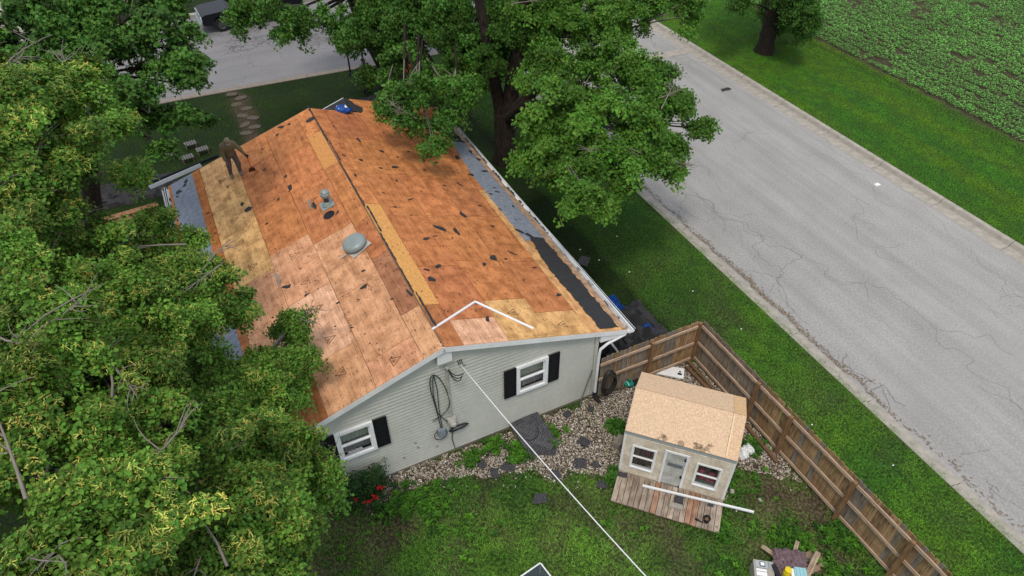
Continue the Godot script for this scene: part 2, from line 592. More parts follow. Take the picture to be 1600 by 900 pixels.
func ground() -> void:
	for p in GRAVEL:
		gravel_poly.append(p)
	var xs := [-900.0, -300.0, -120.0, -60.0, -40.0, -28.0, -20.0]
	var x := -15.0
	while x < 30.0:
		xs.append(x)
		x += 0.32
	xs.append_array([ROAD0, ROAD0 + 0.02, ROAD1 - 0.02, ROAD1, 32.0, 36.0, 42.0, 52.0, 70.0, 120.0, 300.0, 900.0])
	var zs := [-900.0, -300.0, -120.0, -70.0, -56.0, -48.0, -44.0, -40.0]
	var z := -38.0
	while z < 13.0:
		zs.append(z)
		z += 0.32
	zs.append_array([STREET0, STREET0 - 0.02, STREET1, STREET1 + 0.02, 15.0, 20.0, 30.0, 60.0, 120.0, 300.0, 900.0])
	xs.sort(); zs.sort()
	var v := PackedVector3Array(); var nn := PackedVector3Array(); var cc := PackedColorArray(); var ix := PackedInt32Array()
	for zz in zs:
		for xx in xs:
			var h := ground_h(xx, zz)
			if (xx > ROAD0 + 0.01 and xx < ROAD1 - 0.01 and zz < 300.0) or (zz < STREET0 - 0.01 and zz > STREET1 + 0.01 and absf(xx) < 300.0):
				h = -0.36
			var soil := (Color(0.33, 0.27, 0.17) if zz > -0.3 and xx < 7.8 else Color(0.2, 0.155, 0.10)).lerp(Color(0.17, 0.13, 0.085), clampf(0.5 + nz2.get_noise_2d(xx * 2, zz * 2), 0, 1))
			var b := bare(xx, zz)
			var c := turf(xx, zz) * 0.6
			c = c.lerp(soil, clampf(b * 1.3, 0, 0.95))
			if xx > 28.0 and zz < 40.0 and zz > -60.0:
				c = Color(0.22, 0.17, 0.11).lerp(Color(0.10, 0.18, 0.05), 0.3)
			if in_gravel(xx, zz):
				c = Color(0.24, 0.20, 0.15)
			c.a = 1.0
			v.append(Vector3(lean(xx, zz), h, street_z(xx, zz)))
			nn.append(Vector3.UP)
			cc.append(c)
	var w := xs.size()
	for j in zs.size() - 1:
		for i in w - 1:
			var a := j * w + i
			ix.append_array([a, a + 1, a + w + 1, a, a + w + 1, a + w])
	var arr := []
	arr.resize(Mesh.ARRAY_MAX)
	arr[Mesh.ARRAY_VERTEX] = v; arr[Mesh.ARRAY_NORMAL] = nn; arr[Mesh.ARRAY_COLOR] = cc; arr[Mesh.ARRAY_INDEX] = ix
	var am := ArrayMesh.new()
	am.add_surface_from_arrays(Mesh.PRIMITIVE_TRIANGLES, arr)
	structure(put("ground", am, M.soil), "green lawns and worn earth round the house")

func strip(pts: Array, z0: float, z1: float, step: float) -> MB:   # a profile (x, y) swept along the road
	var b := MB.new()
	var z := z0
	while z < z1 - 0.01:
		var e := minf(z + step, z1)
		for i in pts.size() - 1:
			var p: Vector2 = pts[i]; var q: Vector2 = pts[i + 1]
			b.quad(Vector3(lean(p.x, e), p.y, e), Vector3(lean(q.x, e), q.y, e), Vector3(lean(q.x, z), q.y, z), Vector3(lean(p.x, z), p.y, z), Rect2(0, 0, 1, 1))
		z = e
	return b

func roads() -> void:
	var z0 := -23.6
	var z1 := 26.4
	var st := MB.new()
	var n := 20
	for i in n:   # a low crown along the middle
		for k in 8:
			var xa := lerpf(11.55, 21.1, k / 8.0); var xb := lerpf(11.55, 21.1, (k + 1) / 8.0)
			var za := lerpf(z0, z1, float(i) / n); var zb := lerpf(z0, z1, float(i + 1) / n)
			var ya := -0.215 + 0.06 * sin(PI * k / 8.0); var yb := -0.215 + 0.06 * sin(PI * (k + 1) / 8.0)
			st.quad(Vector3(lean(xa, zb), ya, zb), Vector3(lean(xb, zb), yb, zb), Vector3(lean(xb, za), yb, za), Vector3(lean(xa, za), ya, za), Rect2(k / 8.0, (i + 1.0) / n, 0.125, -1.0 / n))
	var rt := tex_road(301, 512, 2048, 9.5, 50.0, 42, [[3.2, 38.0, 0.6, 3.0, 34], [6.2, 36.0, 0.5, 4.0, 30], [0.5, 31.0, 0.3, 6.0, 40]])
	var rm := relief(std(lin(0.42, 0.413, 0.40), 0.9, rt), M.g2, 0.25)
	structure(obj("road", st, rm), "pale grey worn asphalt road with long wandering cracks")
	var kerb_m: Material = M.concrete
	# kerbs in cast lengths with open joints
	for side in 2:
		var prof: Array = [Vector2(ROAD0 - 0.02, -0.3), Vector2(ROAD0 - 0.02, -0.075), Vector2(ROAD0 + 0.13, -0.085), Vector2(ROAD0 + 0.19, -0.185), Vector2(ROAD0 + 0.47, -0.208), Vector2(ROAD0 + 0.47, -0.3)]
		if side == 1:
			prof = [Vector2(ROAD1 - 0.72, -0.3), Vector2(ROAD1 - 0.72, -0.208), Vector2(ROAD1 - 0.24, -0.20), Vector2(ROAD1 - 0.17, -0.06), Vector2(ROAD1 + 0.02, -0.05), Vector2(ROAD1 + 0.02, -0.3)]
		var kerb := Node3D.new()
		kerb.name = numbered("kerb", self)
		add_child(kerb, true)
		structure(kerb, ["pale concrete kerb and gutter on the house side of the road", "concrete kerb and gutter on the field side of the road"][side])
		var z := z0
		var k := 0
		while z < 14.0:
			put("kerb_length", strip(prof, z, z + 2.985, 1.5).mesh(), M.concrete, kerb)
			z += 3.0
			k += 1
	# silt and dead grass along the gutter joint
	var dirt := MB.new()
	var dg := MB.new()
	rng.seed = 44
	for k in 1900:
		var z := rng.randfn(-1.5, 3.2) if k % 3 else rng.randf_range(-9.0, 11.0)
		var x := 11.66 + absf(rng.randfn(0, 0.1)) + 0.22 * maxf(0.0, nz1.get_noise_2d(3, z * 1.5)) 
		var r := rng.randf_range(0.006, 0.026)
		var cc = [Color(0.25, 0.19, 0.13), Color(0.15, 0.12, 0.085), Color(0.29, 0.23, 0.165)][k % 3]
		dirt.col = cc
		var c3 := Vector3(lean(x, z), -0.202 + 0.03 * minf(1.0, (x - 11.5)), z)
		var a := rng.randf() * TAU
		for q in 5:
			var p := c3 + Vector3(cos(a + q * TAU / 5), 0, sin(a + q * TAU / 5) * 1.6) * r * rng.randf_range(0.6, 1.1)
			var p2 := c3 + Vector3(cos(a + (q + 1) * TAU / 5), 0, sin(a + (q + 1) * TAU / 5) * 1.6) * r
			dirt.tri(c3 + Vector3(0, r * 0.15, 0), p2, p)
	stuff(obj("gutter_silt", dirt, M.stone), "brown silt and dead grass along the gutter", "silt")
	# pale concrete band across the road where it meets the far street
	var band := strip([Vector2(11.6, -0.203), Vector2(13.6, -0.165), Vector2(16.3, -0.148), Vector2(19.0, -0.165), Vector2(21.05, -0.203)], -18.95, -18.3, 0.7)
	structure(obj("road_band", band, M.concrete), "pale concrete band crossing the road")
	# the far street
	var sb := MB.new()
	for i in 30:
		var xa := -50.0 + i * 100.0 / 30; var xb := xa + 100.0 / 30
		for k in 4:
			var za := lerpf(STREET1 + 0.3, STREET0 - 0.3, k / 4.0); var zb := lerpf(STREET1 + 0.3, STREET0 - 0.3, (k + 1) / 4.0)
			var u0 := fposmod(xa / 50.0, 1.0)
			sb.quad(Vector3(xa, -0.2225, street_z(xa, zb)), Vector3(xb, -0.2225, street_z(xb, zb)), Vector3(xb, -0.2225, street_z(xb, za)), Vector3(xa, -0.2225, street_z(xa, za)), Rect2(u0 * 50.0, (k + 1) / 4.0, 0, 0))
			for q in 6:   # length of the street runs along v
				var p := sb.v[sb.v.size() - 6 + q]
				sb.uv[sb.uv.size() - 6 + q] = Vector2((p.z - STREET1) / 11.4, (p.x + 25.0) / 50.0)
	var stx := tex_road(311, 512, 2048, 11.3, 50.0, 40, [[5.5, 29.0, 0.9, 5.0, 420], [3.4, 27.5, 0.5, 5.0, 160], [6.9, 31.5, 0.5, 3.0, 220]])
	structure(obj("street", sb, relief(std(lin(0.27, 0.265, 0.27), 0.9, stx), M.g2, 0.25)), "grey street with alligator cracking beyond the house")
	for side in 2:
		var k := Node3D.new()
		k.name = numbered("street_kerb", self)
		add_child(k, true)
		structure(k, ["thin concrete kerb between the front lawn and the street", "thin concrete kerb on the far side of the street"][side])
		var x := -40.0
		while x < (11.0 if side == 0 else 40.0):
			var b := MB.new()
			var zc := (STREET0 + 0.02 - 0.16) if side == 0 else (STREET1 + 0.15)
			b.bar(Vector3(x, -0.17, street_z(x, zc)), Vector3(x + 2.98, -0.17, street_z(x + 2.98, zc)), 0.34, 0.22)
			put("kerb_length", b.mesh(), M.concrete_dark if side == 0 else M.concrete, k)
			x += 3.0
	# driveway of the house across the street
	var dv := MB.new()
	dv.bx(Vector3(-12.2, -0.075, -43.5), Vector3(4.5, 0.08, 13.0))
	structure(obj("driveway", dv, M.concrete), "pale concrete driveway across the street")

func blade_tuft(count: int, radius: float, hgt: float, wid: float, sd: int) -> ArrayMesh:
	var g := RandomNumberGenerator.new()
	g.seed = sd
	var b := MB.new()
	for k in count:
		var a := g.randf() * TAU
		var r := sqrt(g.randf()) * radius
		var p := Vector3(cos(a) * r, -0.01, sin(a) * r)
		var h := hgt * g.randf_range(0.5, 1.15)
		var l := g.randf() * TAU
		var tip := p + Vector3(cos(l) * h * g.randf_range(0.3, 1.0), h, sin(l) * h * g.randf_range(0.3, 1.0))
		var s := Vector3(-sin(l), 0, cos(l)) * wid * g.randf_range(0.6, 1.2)
		var t := g.randf_range(0.75, 1.3)
		b.col = Color(t * g.randf_range(0.9, 1.15), t, t * 0.9)
		var up := (Vector3.UP + Vector3(cos(l), 0, sin(l)) * 0.3).normalized()
		b.trin(p - s, p + s, tip, up, up, up)
	return b.dim(0.6).mesh()

func grass() -> void:
	rng.seed = 55
	var xf := []; var cl := []
	var xl := []; var cll := []
	var areas := [[-5.5, 7.7, -0.1, 8.5, 34.0], [7.85, ROAD0, -19.0, 12.0, 30.0], [ROAD1, 28.2, -24.0, 2.0, 17.0], [-13.0, 11.1, STREET0 + 0.2, -12.6, 11.0], [4.3, 7.85, -12.6, -0.1, 20.0], [-12.0, -5.3, -24.0, 1.0, 9.0]]
	for a in areas:
		var n := int((a[1] - a[0]) * (a[3] - a[2]) * a[4])
		for k in n:
			var x := rng.randf_range(a[0], a[1]); var z := rng.randf_range(a[2], a[3])
			if absf(x) < WALLX + 0.05 and z < -0.1 and z > -12.6:
				continue
			if in_gravel(x, z) and rng.randf() > 0.015:
				continue
			var b := bare(x, z)
			if rng.randf() < b * 1.15:
				continue
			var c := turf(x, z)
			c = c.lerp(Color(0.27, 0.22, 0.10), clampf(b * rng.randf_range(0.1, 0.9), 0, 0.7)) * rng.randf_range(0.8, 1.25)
			c.a = 1
			var s := rng.randf_range(0.7, 1.25)
			if x < 7.8 and z > -0.3:
				s *= 1.35 * (0.7 + 0.9 * maxf(0.0, nz1.get_noise_2d(x * 0.8 + 31, z * 0.8) + 0.2))
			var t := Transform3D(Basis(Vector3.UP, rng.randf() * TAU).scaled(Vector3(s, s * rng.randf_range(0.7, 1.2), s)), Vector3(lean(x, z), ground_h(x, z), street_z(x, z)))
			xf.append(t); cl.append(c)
	# longer grass against the fence and kerb
	for k in 1500:
		var z := rng.randf_range(-0.2, 11.0)
		var x := (7.88 + absf(rng.randfn(0, 0.06))) if k % 3 else (ROAD0 - 0.02 + rng.randfn(0, 0.05))
		if k % 3 == 0:
			z = rng.randf_range(-16.0, 11.0)
		var c := turf(x, z) * rng.randf_range(0.8, 1.2)
		c.a = 1
		xf.append(Transform3D(Basis(Vector3.UP, rng.randf() * TAU).scaled(Vector3(0.8, 1.5, 0.8)), Vector3(lean(x, z), ground_h(x, z), z))); cl.append(c)
	stuff(scatter("grass", blade_tuft(60, 0.19, 0.055, 0.0048, 5), leafy(0.55), xf, cl, null, 1.0 / 0.6), "short green lawn grass round the house and along the road", "grass")
	# broad-leaved weeds through the back lawn
	var w := MB.new()
	rng.seed = 56
	for k in 13:
		var a := rng.randf() * TAU
		var l := rng.randf_range(0.06, 0.14)
		var o := Vector3(cos(a), 0, sin(a))
		var p := o.cross(Vector3.UP) * l * 0.24
		var t := rng.randf_range(0.7, 1.3)
		w.col = Color(t, t, t)
		var h := rng.randf_range(0.03, 0.1)
		w.quad(o * 0.01, o * l * 0.5 - p + Vector3.UP * h, o * l + Vector3.UP * h * 0.8, o * l * 0.5 + p + Vector3.UP * h)
	var wx := []; var wc := []
	for k in 1500:
		var x := rng.randf_range(-4.5, 7.5); var z := rng.randf_range(0.2, 8.2)
		if in_gravel(x, z) and rng.randf() > 0.05:
			continue
		if nz1.get_noise_2d(x * 0.9 + 70, z * 0.9) < rng.randf_range(-0.15, 0.4):
			continue
		var t := rng.randf_range(0.6, 1.35)
		wx.append(Transform3D(Basis(Vector3.UP, rng.randf() * TAU) * Basis(Vector3.RIGHT, rng.randf_range(-0.2, 0.2)) * Basis().scaled(Vector3.ONE * rng.randf_range(0.4, 1.0)), Vector3(x, 0.01, z)))
		wc.append(Color(0.10 * t, 0.25 * t, 0.035))
	for patch in [[0.33, 0.31, 0.25, 40], [1.07, 0.2, 0.3, 45], [2.6, 0.55, 0.22, 45], [1.55, 0.75, 0.3, 50], [4.3, 1.1, 0.2, 40], [3.35, 2.45, 0.2, 25], [7.2, 3.3, 0.25, 30], [7.45, 6.2, 0.35, 60], [6.3, 5.85, 0.4, 70], [4.9, 4.9, 0.2, 30], [6.7, 6.9, 0.35, 50], [-1.9, 0.75, 0.5, 70], [-1.2, 1.0, 0.5, 60]]:
		for k in int(patch[3]):
			var t := rng.randf_range(0.6, 1.4)
			var p := Vector3(patch[0] + rng.randfn(0, patch[2] * 0.6), rng.randf_range(0.0, 0.06), patch[1] + rng.randfn(0, patch[2] * 0.6))
			if p.z < 0.0:
				continue
			wx.append(Transform3D(Basis(Vector3.UP, rng.randf() * TAU).scaled(Vector3.ONE * rng.randf_range(0.5, 1.15)), p))
			wc.append(Color(0.085 * t, 0.22 * t, 0.03))
	stuff(scatter("weeds", w.dim(0.7).mesh(), leafy(0.35), wx, wc, null, 1.0 / 0.7), "broad-leaved green weeds growing through the back lawn and gravel", "weeds")

func pebble(sd: int) -> ArrayMesh:
	var g := RandomNumberGenerator.new()
	g.seed = sd
	var b := MB.new()
	b.blob(Vector3.ZERO, Vector3(1, 0.6, 0.8), 6, 0.18, g)
	return b.mesh()

func gravel() -> void:
	rng.seed = 66
	var xf := [[], []]; var cl := [[], []]
	var tones := [Color(0.42, 0.36, 0.28), Color(0.30, 0.235, 0.165), Color(0.50, 0.46, 0.40), Color(0.19, 0.14, 0.10), Color(0.36, 0.30, 0.25), Color(0.25, 0.22, 0.19), Color(0.60, 0.57, 0.52)]
	for k in 62000:
		var x := rng.randf_range(-2.9, 7.72); var z := rng.randf_range(-0.15, 5.0)
		if not in_gravel(x, z):
			if k % 40 != 0 or not in_gravel(x, z, 0.45):
				continue
		var s := rng.randf_range(0.012, 0.028) * (1.35 if rng.randf() < 0.15 else 1.0)
		var c: Color = tones[rng.randi() % 7] * rng.randf_range(0.85, 1.35)
		c.a = 1
		var i := k % 2
		xf[i].append(Transform3D(Basis.from_euler(Vector3(rng.randfn(0, 0.35), rng.randf() * TAU, rng.randfn(0, 0.35))).scaled(Vector3.ONE * s), Vector3(x, rng.randf_range(0.0, 0.03), z)))
		cl[i].append(c)
	var all_x: Array = xf[0]; var all_c: Array = cl[0]
	all_x.append_array(xf[1]); all_c.append_array(cl[1])
	stuff(scatter("gravel", pebble(3), M.stone, all_x, all_c), "tan and grey river gravel along the gable wall and round the playhouse", "gravel")

func field() -> void:
	rng.seed = 77
	var b := MB.new()
	for k in 30:
		var a := rng.randf() * TAU
		var r := sqrt(rng.randf()) * 0.2
		var c := Vector3(cos(a) * r, 0.20 - r * 0.4 + rng.randf_range(-0.08, 0.04), sin(a) * r)
		var l := rng.randf_range(0.026, 0.048)
		var f := Basis.from_euler(Vector3(rng.randfn(0.2, 0.3), rng.randf() * TAU, rng.randfn(0, 0.3)))
		var t := rng.randf_range(0.7, 1.3)
		b.col = Color(t, t, t)
		b.quad(c + f * Vector3(0, 0, -l), c + f * Vector3(-l * 0.75, 0.01, 0), c + f * Vector3(0, 0, l * 1.1), c + f * Vector3(l * 0.75, 0.01, 0))
	var xf := []; var cl := []
	var row := 0
	var x := 28.4
	while x < 54.0:
		var z := -40.0
		while z < 1.5:
			z += 0.2
			var px := x + rng.randfn(0, 0.05); var pz := z + rng.randfn(0, 0.06)
			var gap := nz1.get_noise_2d(px * 1.1 + 300, pz * 0.5)
			if gap > 0.34 and rng.randf() < gap * 1.4:
				continue
			var t := rng.randf_range(0.75, 1.2) * (1.0 + 0.25 * nz3.get_noise_2d(px * 2.0, pz))
			var s := rng.randf_range(0.75, 1.15) * (1.0 if row > 0 else 1.15)
			xf.append(Transform3D(Basis().scaled(Vector3(0.78, 1, 1.05) * s) * Basis(Vector3.UP, rng.randf() * TAU), Vector3(lean(px, pz), 0.0, pz)))
			cl.append(Color(0.155 * t, 0.41 * t, 0.08 * t))
		x += 0.46
		row += 1
	stuff(scatter("crop_field", b.dim(0.7).mesh(), leafy(0.35), xf, cl, null, 1.0 / 0.7), "rows of green bean plants in the field beyond the road", "crops")

# ------------------------------------------------------------------ the house
var home: Node3D
var deck: MeshInstance3D

# lapped boards: outline gives [left, right] at a height; holes are Rect2 openings
func lapped(b: MB, t: Transform3D, y0: float, y1: float, outline: Callable, holes: Array, e := 0.118, lap := 0.034, thick := 0.08) -> void:
	var y := y0
	while y < y1 - 0.005:
		var ye := minf(y + e, y1)
		var lo: Vector2 = outline.call(y)
		var hi: Vector2 = outline.call(ye)
		var cuts := []
		for r in holes:
			if y + (ye - y) * 0.5 > r.position.y and y + (ye - y) * 0.5 < r.end.y:
				cuts.append(r)
		cuts.sort_custom(func(p, q): return p.position.x < q.position.x)
		var x0 := lo.x; var xt := hi.x
		for r in cuts + [null]:
			var x1 := lo.y if r == null else float(r.position.x)
			var xu := hi.y if r == null else float(r.position.x)
			if x1 > x0:
				var a := t * Vector3(x0, y, lap); var p := t * Vector3(x1, y, lap)
				var d := t * Vector3(xu, ye, 0.0); var f := t * Vector3(xt, ye, 0.0)
				b.quad(a, p, d, f)
				b.quad(t * Vector3(x0, y, -thick), t * Vector3(x1, y, -thick), p, a)
				b.quad(t * Vector3(x1, y, -thick), t * Vector3(x0, y, -thick), t * Vector3(xt, ye, -thick), t * Vector3(xu, ye, -thick))
				b.quad(p, t * Vector3(x1, y, -thick), t * Vector3(xu, ye, -thick), d)
				b.quad(t * Vector3(x0, y, -thick), a, f, t * Vector3(xt, ye, -thick))
			if r != null:
				x0 = r.end.x; xt = r.end.x
		y = ye

func gable_line(y: float) -> Vector2:
	var w := minf(WALLX, (RIDGE - 0.04 - y) / SLOPE)
	return Vector2(-w, w)

func straight(y: float, a: float, b: float) -> Vector2:
	return Vector2(a, b)

func ring(b: MB, w: float, h: float, edge: float, d: float, z: float) -> void:   # a rectangular frame round the origin
	b.bx(Vector3(0, h / 2 - edge / 2, z), Vector3(w, edge, d))
	b.bx(Vector3(0, -h / 2 + edge / 2, z), Vector3(w, edge, d))
	for s in [-1, 1]:
		b.bx(Vector3(s * (w / 2 - edge / 2), 0, z), Vector3(edge, h - edge * 2, d))

func sash_window(parent: Node3D, center: Vector3, w: float, h: float, trim: float, cloth: Material, cloth2: Material, sw := 0.038) -> MeshInstance3D:
	var b := MB.new()
	ring(b, w, h, trim, 0.09, 0.0)
	b.bx(Vector3(0, -h / 2 + trim + 0.012, -0.01), Vector3(w - trim * 2, 0.025, 0.07))
	var win := obj("window", b, M.white, parent)
	win.position = center
	var iw := w - trim * 2; var ih := h - trim * 2
	for k in 2:
		var y := ih * 0.25 if k == 0 else -ih * 0.25
		var z := -0.012 if k == 0 else 0.012
		var s := MB.new()
		ring(s, iw, ih / 2 + 0.015, sw, 0.022, 0.0)
		var so := obj("sash", s, M.white, win)
		so.position = Vector3(0, y, z)
		var g := MB.new()
		g.bx(Vector3.ZERO, Vector3(iw - sw * 2 + 0.006, ih / 2 - sw * 2 + 0.02, 0.004))
		var po := obj("pane", g, M.glass, win)
		po.position = Vector3(0, y, z)
		var c := MB.new()
		var folds := 14
		for q in folds:
			var xa := -iw / 2 + iw * q / folds; var xb := xa + iw / folds
			var za := -0.075 - 0.012 * (q % 2); var zb := -0.075 - 0.012 * ((q + 1) % 2)
			c.quad(Vector3(xa, -ih / 4, za), Vector3(xb, -ih / 4, zb), Vector3(xb, ih / 4, zb), Vector3(xa, ih / 4, za))
		var co := obj("curtain", c, cloth if k == 0 else cloth2, win)
		co.position = Vector3(0, y, -0.03 - 0.02 * k)
	return win

func house() -> void:
	home = thing("house", "grey sided single storey house with its roof stripped to bare sheathing", "house")
	# walls
	var holes := [Rect2(-2.75, 1.44, 0.80, 0.95), Rect2(1.92, 1.44, 0.80, 0.95)]
	var near := MB.new()
	lapped(near, Transform3D(Basis(), Vector3(0, 0, -0.174)), 0.10, RIDGE - 0.06, gable_line, holes)
	stuff(obj("siding", near, M.siding, home), "grey lapped siding of the gable wall")
	var far := MB.new()
	lapped(far, Transform3D(Basis(Vector3.UP, PI), Vector3(0, 0, -LENGTH + 0.14)), 0.10, RIDGE - 0.06, gable_line, [])
	stuff(obj("siding", far, M.siding, home))
	for s in [-1, 1]:
		var sw := MB.new()
		lapped(sw, Transform3D(Basis(Vector3.UP, s * PI / 2), Vector3(s * WALLX, 0, -LENGTH / 2)), 0.10, 2.72, straight.bind(-LENGTH / 2 + 0.225, LENGTH / 2 - 0.225), [])
		stuff(obj("siding", sw, M.siding, home))
	var fd := MB.new()
	for z in [-0.2, -LENGTH + 0.2]:
		fd.bx(Vector3(0, 0.0, z), Vector3(WALLX * 2 + 0.004, 0.23, 0.10))
	for s in [-1, 1]:
		fd.bx(Vector3(s * (WALLX - 0.05), 0.0, -LENGTH / 2), Vector3(0.1, 0.23, LENGTH - 0.51))
	obj("foundation", fd, M.concrete_dark, home)
	var fl := MB.new()
	fl.bx(Vector3(0, 0.06, -LENGTH / 2), Vector3(WALLX * 2 - 0.3, 0.1, LENGTH - 0.7))
	obj("floor", fl, M.room, home)
	for s in [-1, 1]:
		var cp := MB.new()
		cp.bx(Vector3(s * (WALLX - 0.015), 1.30, -0.155), Vector3(0.10, 2.36, 0.10))
		obj("corner_post", cp, M.white if s < 0 else M.siding, home)
	# windows and shutters
	for x in [-2.35, 2.326]:
		var w := sash_window(home, Vector3(x, 1.913, -0.12), 0.91, 1.054, 0.085, M.blind, M.curtain)
		if x < 0:
			var bt := MB.new()
			var bg := RandomNumberGenerator.new()
			bg.seed = 4
			for q in 4:
				bt.blob(Vector3(-0.2 + q * 0.09, -0.40, -0.06), Vector3(0.06, 0.05, 0.03), 8, 0.2, bg)
			obj("cloth", bt, M.white, w)
		for s in [-1, 1]:
			var b := MB.new()
			ring(b, 0.342, 1.055, 0.045, 0.03, 0.0)
			b.bx(Vector3(0, 0.06, 0), Vector3(0.25, 0.05, 0.03))
			b.bx(Vector3(0, 0, -0.006), Vector3(0.25, 0.96, 0.016))
			b.bx(Vector3(0, 0.285, 0.004), Vector3(0.19, 0.34, 0.014))
			b.bx(Vector3(0, -0.235, 0.004), Vector3(0.19, 0.46, 0.014))
			var so := obj("shutter", b, M.black, home)
			so.position = Vector3(x + s * (0.455 + 0.172), 1.913, -0.108)
	# rakes, soffits and the boxed eave ends
	var ca := cos(atan(SLOPE))
	for s in [-1.0, 1.0]:
		for e in 2:
			var z := -0.012 if e == 0 else -LENGTH + 0.012
			var b := MB.new()
			var t := roof_frame(s * EAVE / 2, z, -0.022 - 0.075)
			t.origin.x += s * 0.004
			b.box(t, Vector3(EAVE / ca - 0.01, 0.15, 0.024))
			var ro := obj("rake_board", b, M.white if e == 0 or s < 0 else M.white_grimy, home)
			if e == 1 and s > 0:
				ro.set_meta("label", "weathered rake board at the far end")
			var sf := MB.new()
			var t2 := roof_frame(s * WALLX / 2, (-0.024 - 0.122) * 0.5 if e == 0 else -LENGTH + 0.073, -0.15)
			sf.box(t2, Vector3(WALLX / ca, 0.015, 0.098))
			obj("rake_soffit", sf, M.white, home)
			var ret := MB.new()
			var poly := PackedVector2Array([Vector2(4.30, roof_y(4.30) - 0.16), Vector2(5.09, roof_y(5.09) - 0.16), Vector2(5.09, 2.285), Vector2(4.94, 2.24), Vector2(4.30, 2.30)])
			if s < 0:
				for q in poly.size():
					poly[q].x = -poly[q].x
			ret.prism(Transform3D(Basis(), Vector3(0, 0, -0.12 if e == 0 else -LENGTH + 0.03)), poly, 0.09)
			obj("eave_return", ret, M.white, home)
		var fa := MB.new()
		fa.bx(Vector3(s * (EAVE - 0.03), roof_y(EAVE) - 0.10, -LENGTH / 2), Vector3(0.025, 0.17, LENGTH - 0.06))
		obj("fascia", fa, M.white_grimy, home)
		var so2 := MB.new()
		so2.bx(Vector3(s * (WALLX + EAVE - 0.04) / 2 + s * 0.015, 2.30, -LENGTH / 2), Vector3(EAVE - WALLX - 0.075, 0.015, LENGTH - 0.32))
		obj("eave_soffit", so2, M.white, home)
		# gutter: a bent channel with a wet, leafy bottom
		var gu := MB.new()
		var g0 := 0.06 if s > 0 else -0.05
		var g1 := -LENGTH - 1.15 if s > 0 else -LENGTH
		var prof := [Vector2(EAVE - 0.012, 2.47), Vector2(EAVE - 0.012, 2.375), Vector2(EAVE + 0.075, 2.37), Vector2(EAVE + 0.115, 2.44), Vector2(EAVE + 0.115, 2.468), Vector2(EAVE + 0.10, 2.468)]
		for i in prof.size() - 1:
			var p: Vector2 = prof[i]; var q: Vector2 = prof[i + 1]
			gu.bar(Vector3(s * p.x, p.y, (g0 + g1) / 2) , Vector3(s * q.x, q.y, (g0 + g1) / 2), g0 - g1, 0.004, Vector3(0.01, 0.0, 1.0).cross(Vector3(q.x - p.x, q.y - p.y, 0)).normalized())
		gu.bx(Vector3(s * (EAVE + 0.05), 2.415, g0), Vector3(0.13, 0.10, 0.006))
		var guo := obj("gutter", gu, M.white_clean, home)
		var db := MB.new()
		var dr := RandomNumberGenerator.new()
		dr.seed = 17 + int(s)
		for k in 260:
			var zz := dr.randf_range(g1 + 0.1, g0 - 0.1)
			if nz2.get_noise_2d(zz, s * 9) < -0.05:
				continue
			db.blob(Vector3(s * (EAVE + dr.randf_range(0.01, 0.08)), 2.40 + dr.randf() * 0.02, zz), Vector3(0.03, 0.02, dr.randf_range(0.03, 0.10)), 6, 0.3, dr)
		stuff(obj("gutter_litter", db, M.felt_black, guo))
	# gable box under the peak
	var gb := MB.new()
	gb.bx(Vector3(0.01, 3.81, -0.085), Vector3(0.36, 0.44, 0.075))
	obj("gable_box", gb, M.white, home)
	# downspout
	var ds := MB.new()
	ds.tube([Vector3(5.14, 2.40, -0.04), Vector3(5.06, 2.27, -0.04), Vector3(4.56, 2.13, -0.06), Vector3(4.36, 1.99, -0.07), Vector3(4.335, 1.8, -0.07), Vector3(4.335, 0.16, -0.07)], [0.05, 0.05, 0.05, 0.05, 0.05, 0.05], 4)
	var dso := obj("downspout", ds, M.white, home)
	var bo := MB.new()
	bo.tube([Vector3(4.335, 0.24, -0.07), Vector3(4.335, 0.1, -0.06), Vector3(4.34, 0.05, 0.06), Vector3(4.36, 0.035, 0.2)], [0.07, 0.075, 0.07, 0.06], 8)
	obj("boot", bo, M.rubber, dso)
	# service conduit, meter, utility box, cables
	var cd := MB.new()
	cd.tube([Vector3(0.03, 3.33, -0.085), Vector3(0.035, 1.46, -0.085)], [0.028, 0.028], 8)
	cd.tube([Vector3(0.03, 3.31, -0.085), Vector3(0.03, 3.40, -0.075), Vector3(0.05, 3.41, -0.02)], [0.045, 0.05, 0.04], 8)
	obj("conduit", cd, M.white_grimy, home)
	var mt := MB.new()
	mt.bx(Vector3(0.04, 1.36, -0.08), Vector3(0.22, 0.28, 0.10))
	mt.lathe(Transform3D(Basis(Vector3.RIGHT, PI / 2), Vector3(0.04, 1.37, -0.03)), [Vector2(0.10, 0), Vector2(0.10, 0.03), Vector2(0.082, 0.035), Vector2(0.08, 0.10), Vector2(0.05, 0.13), Vector2(0.0, 0.135)], 16)
	obj("electric_meter", mt, M.white_grimy, home)
	var ub := MB.new()
	ub.bx(Vector3(-0.25, 1.07, -0.085), Vector3(0.20, 0.27, 0.09))
	ub.bx(Vector3(-0.25, 1.07, -0.037), Vector3(0.17, 0.23, 0.012))
	obj("utility_box", ub, std(lin(0.27, 0.32, 0.37), 0.5, M.soft, 1.0), home)
	var wire := func(called, pts, r):
		var curve := Curve3D.new()
		for i in pts.size():
			var tg: Vector3 = (pts[mini(i + 1, pts.size() - 1)] - pts[maxi(i - 1, 0)]) * 0.17
			curve.add_point(pts[i], -tg, tg)
		var q := Array(curve.tessellate(4, 5))
		var b := MB.new()
		var rr := []
		for p in q:
			rr.append(r)
		b.tube(q, rr, 6)
		obj(called, b, M.cable, home)
	var z0 := -0.10
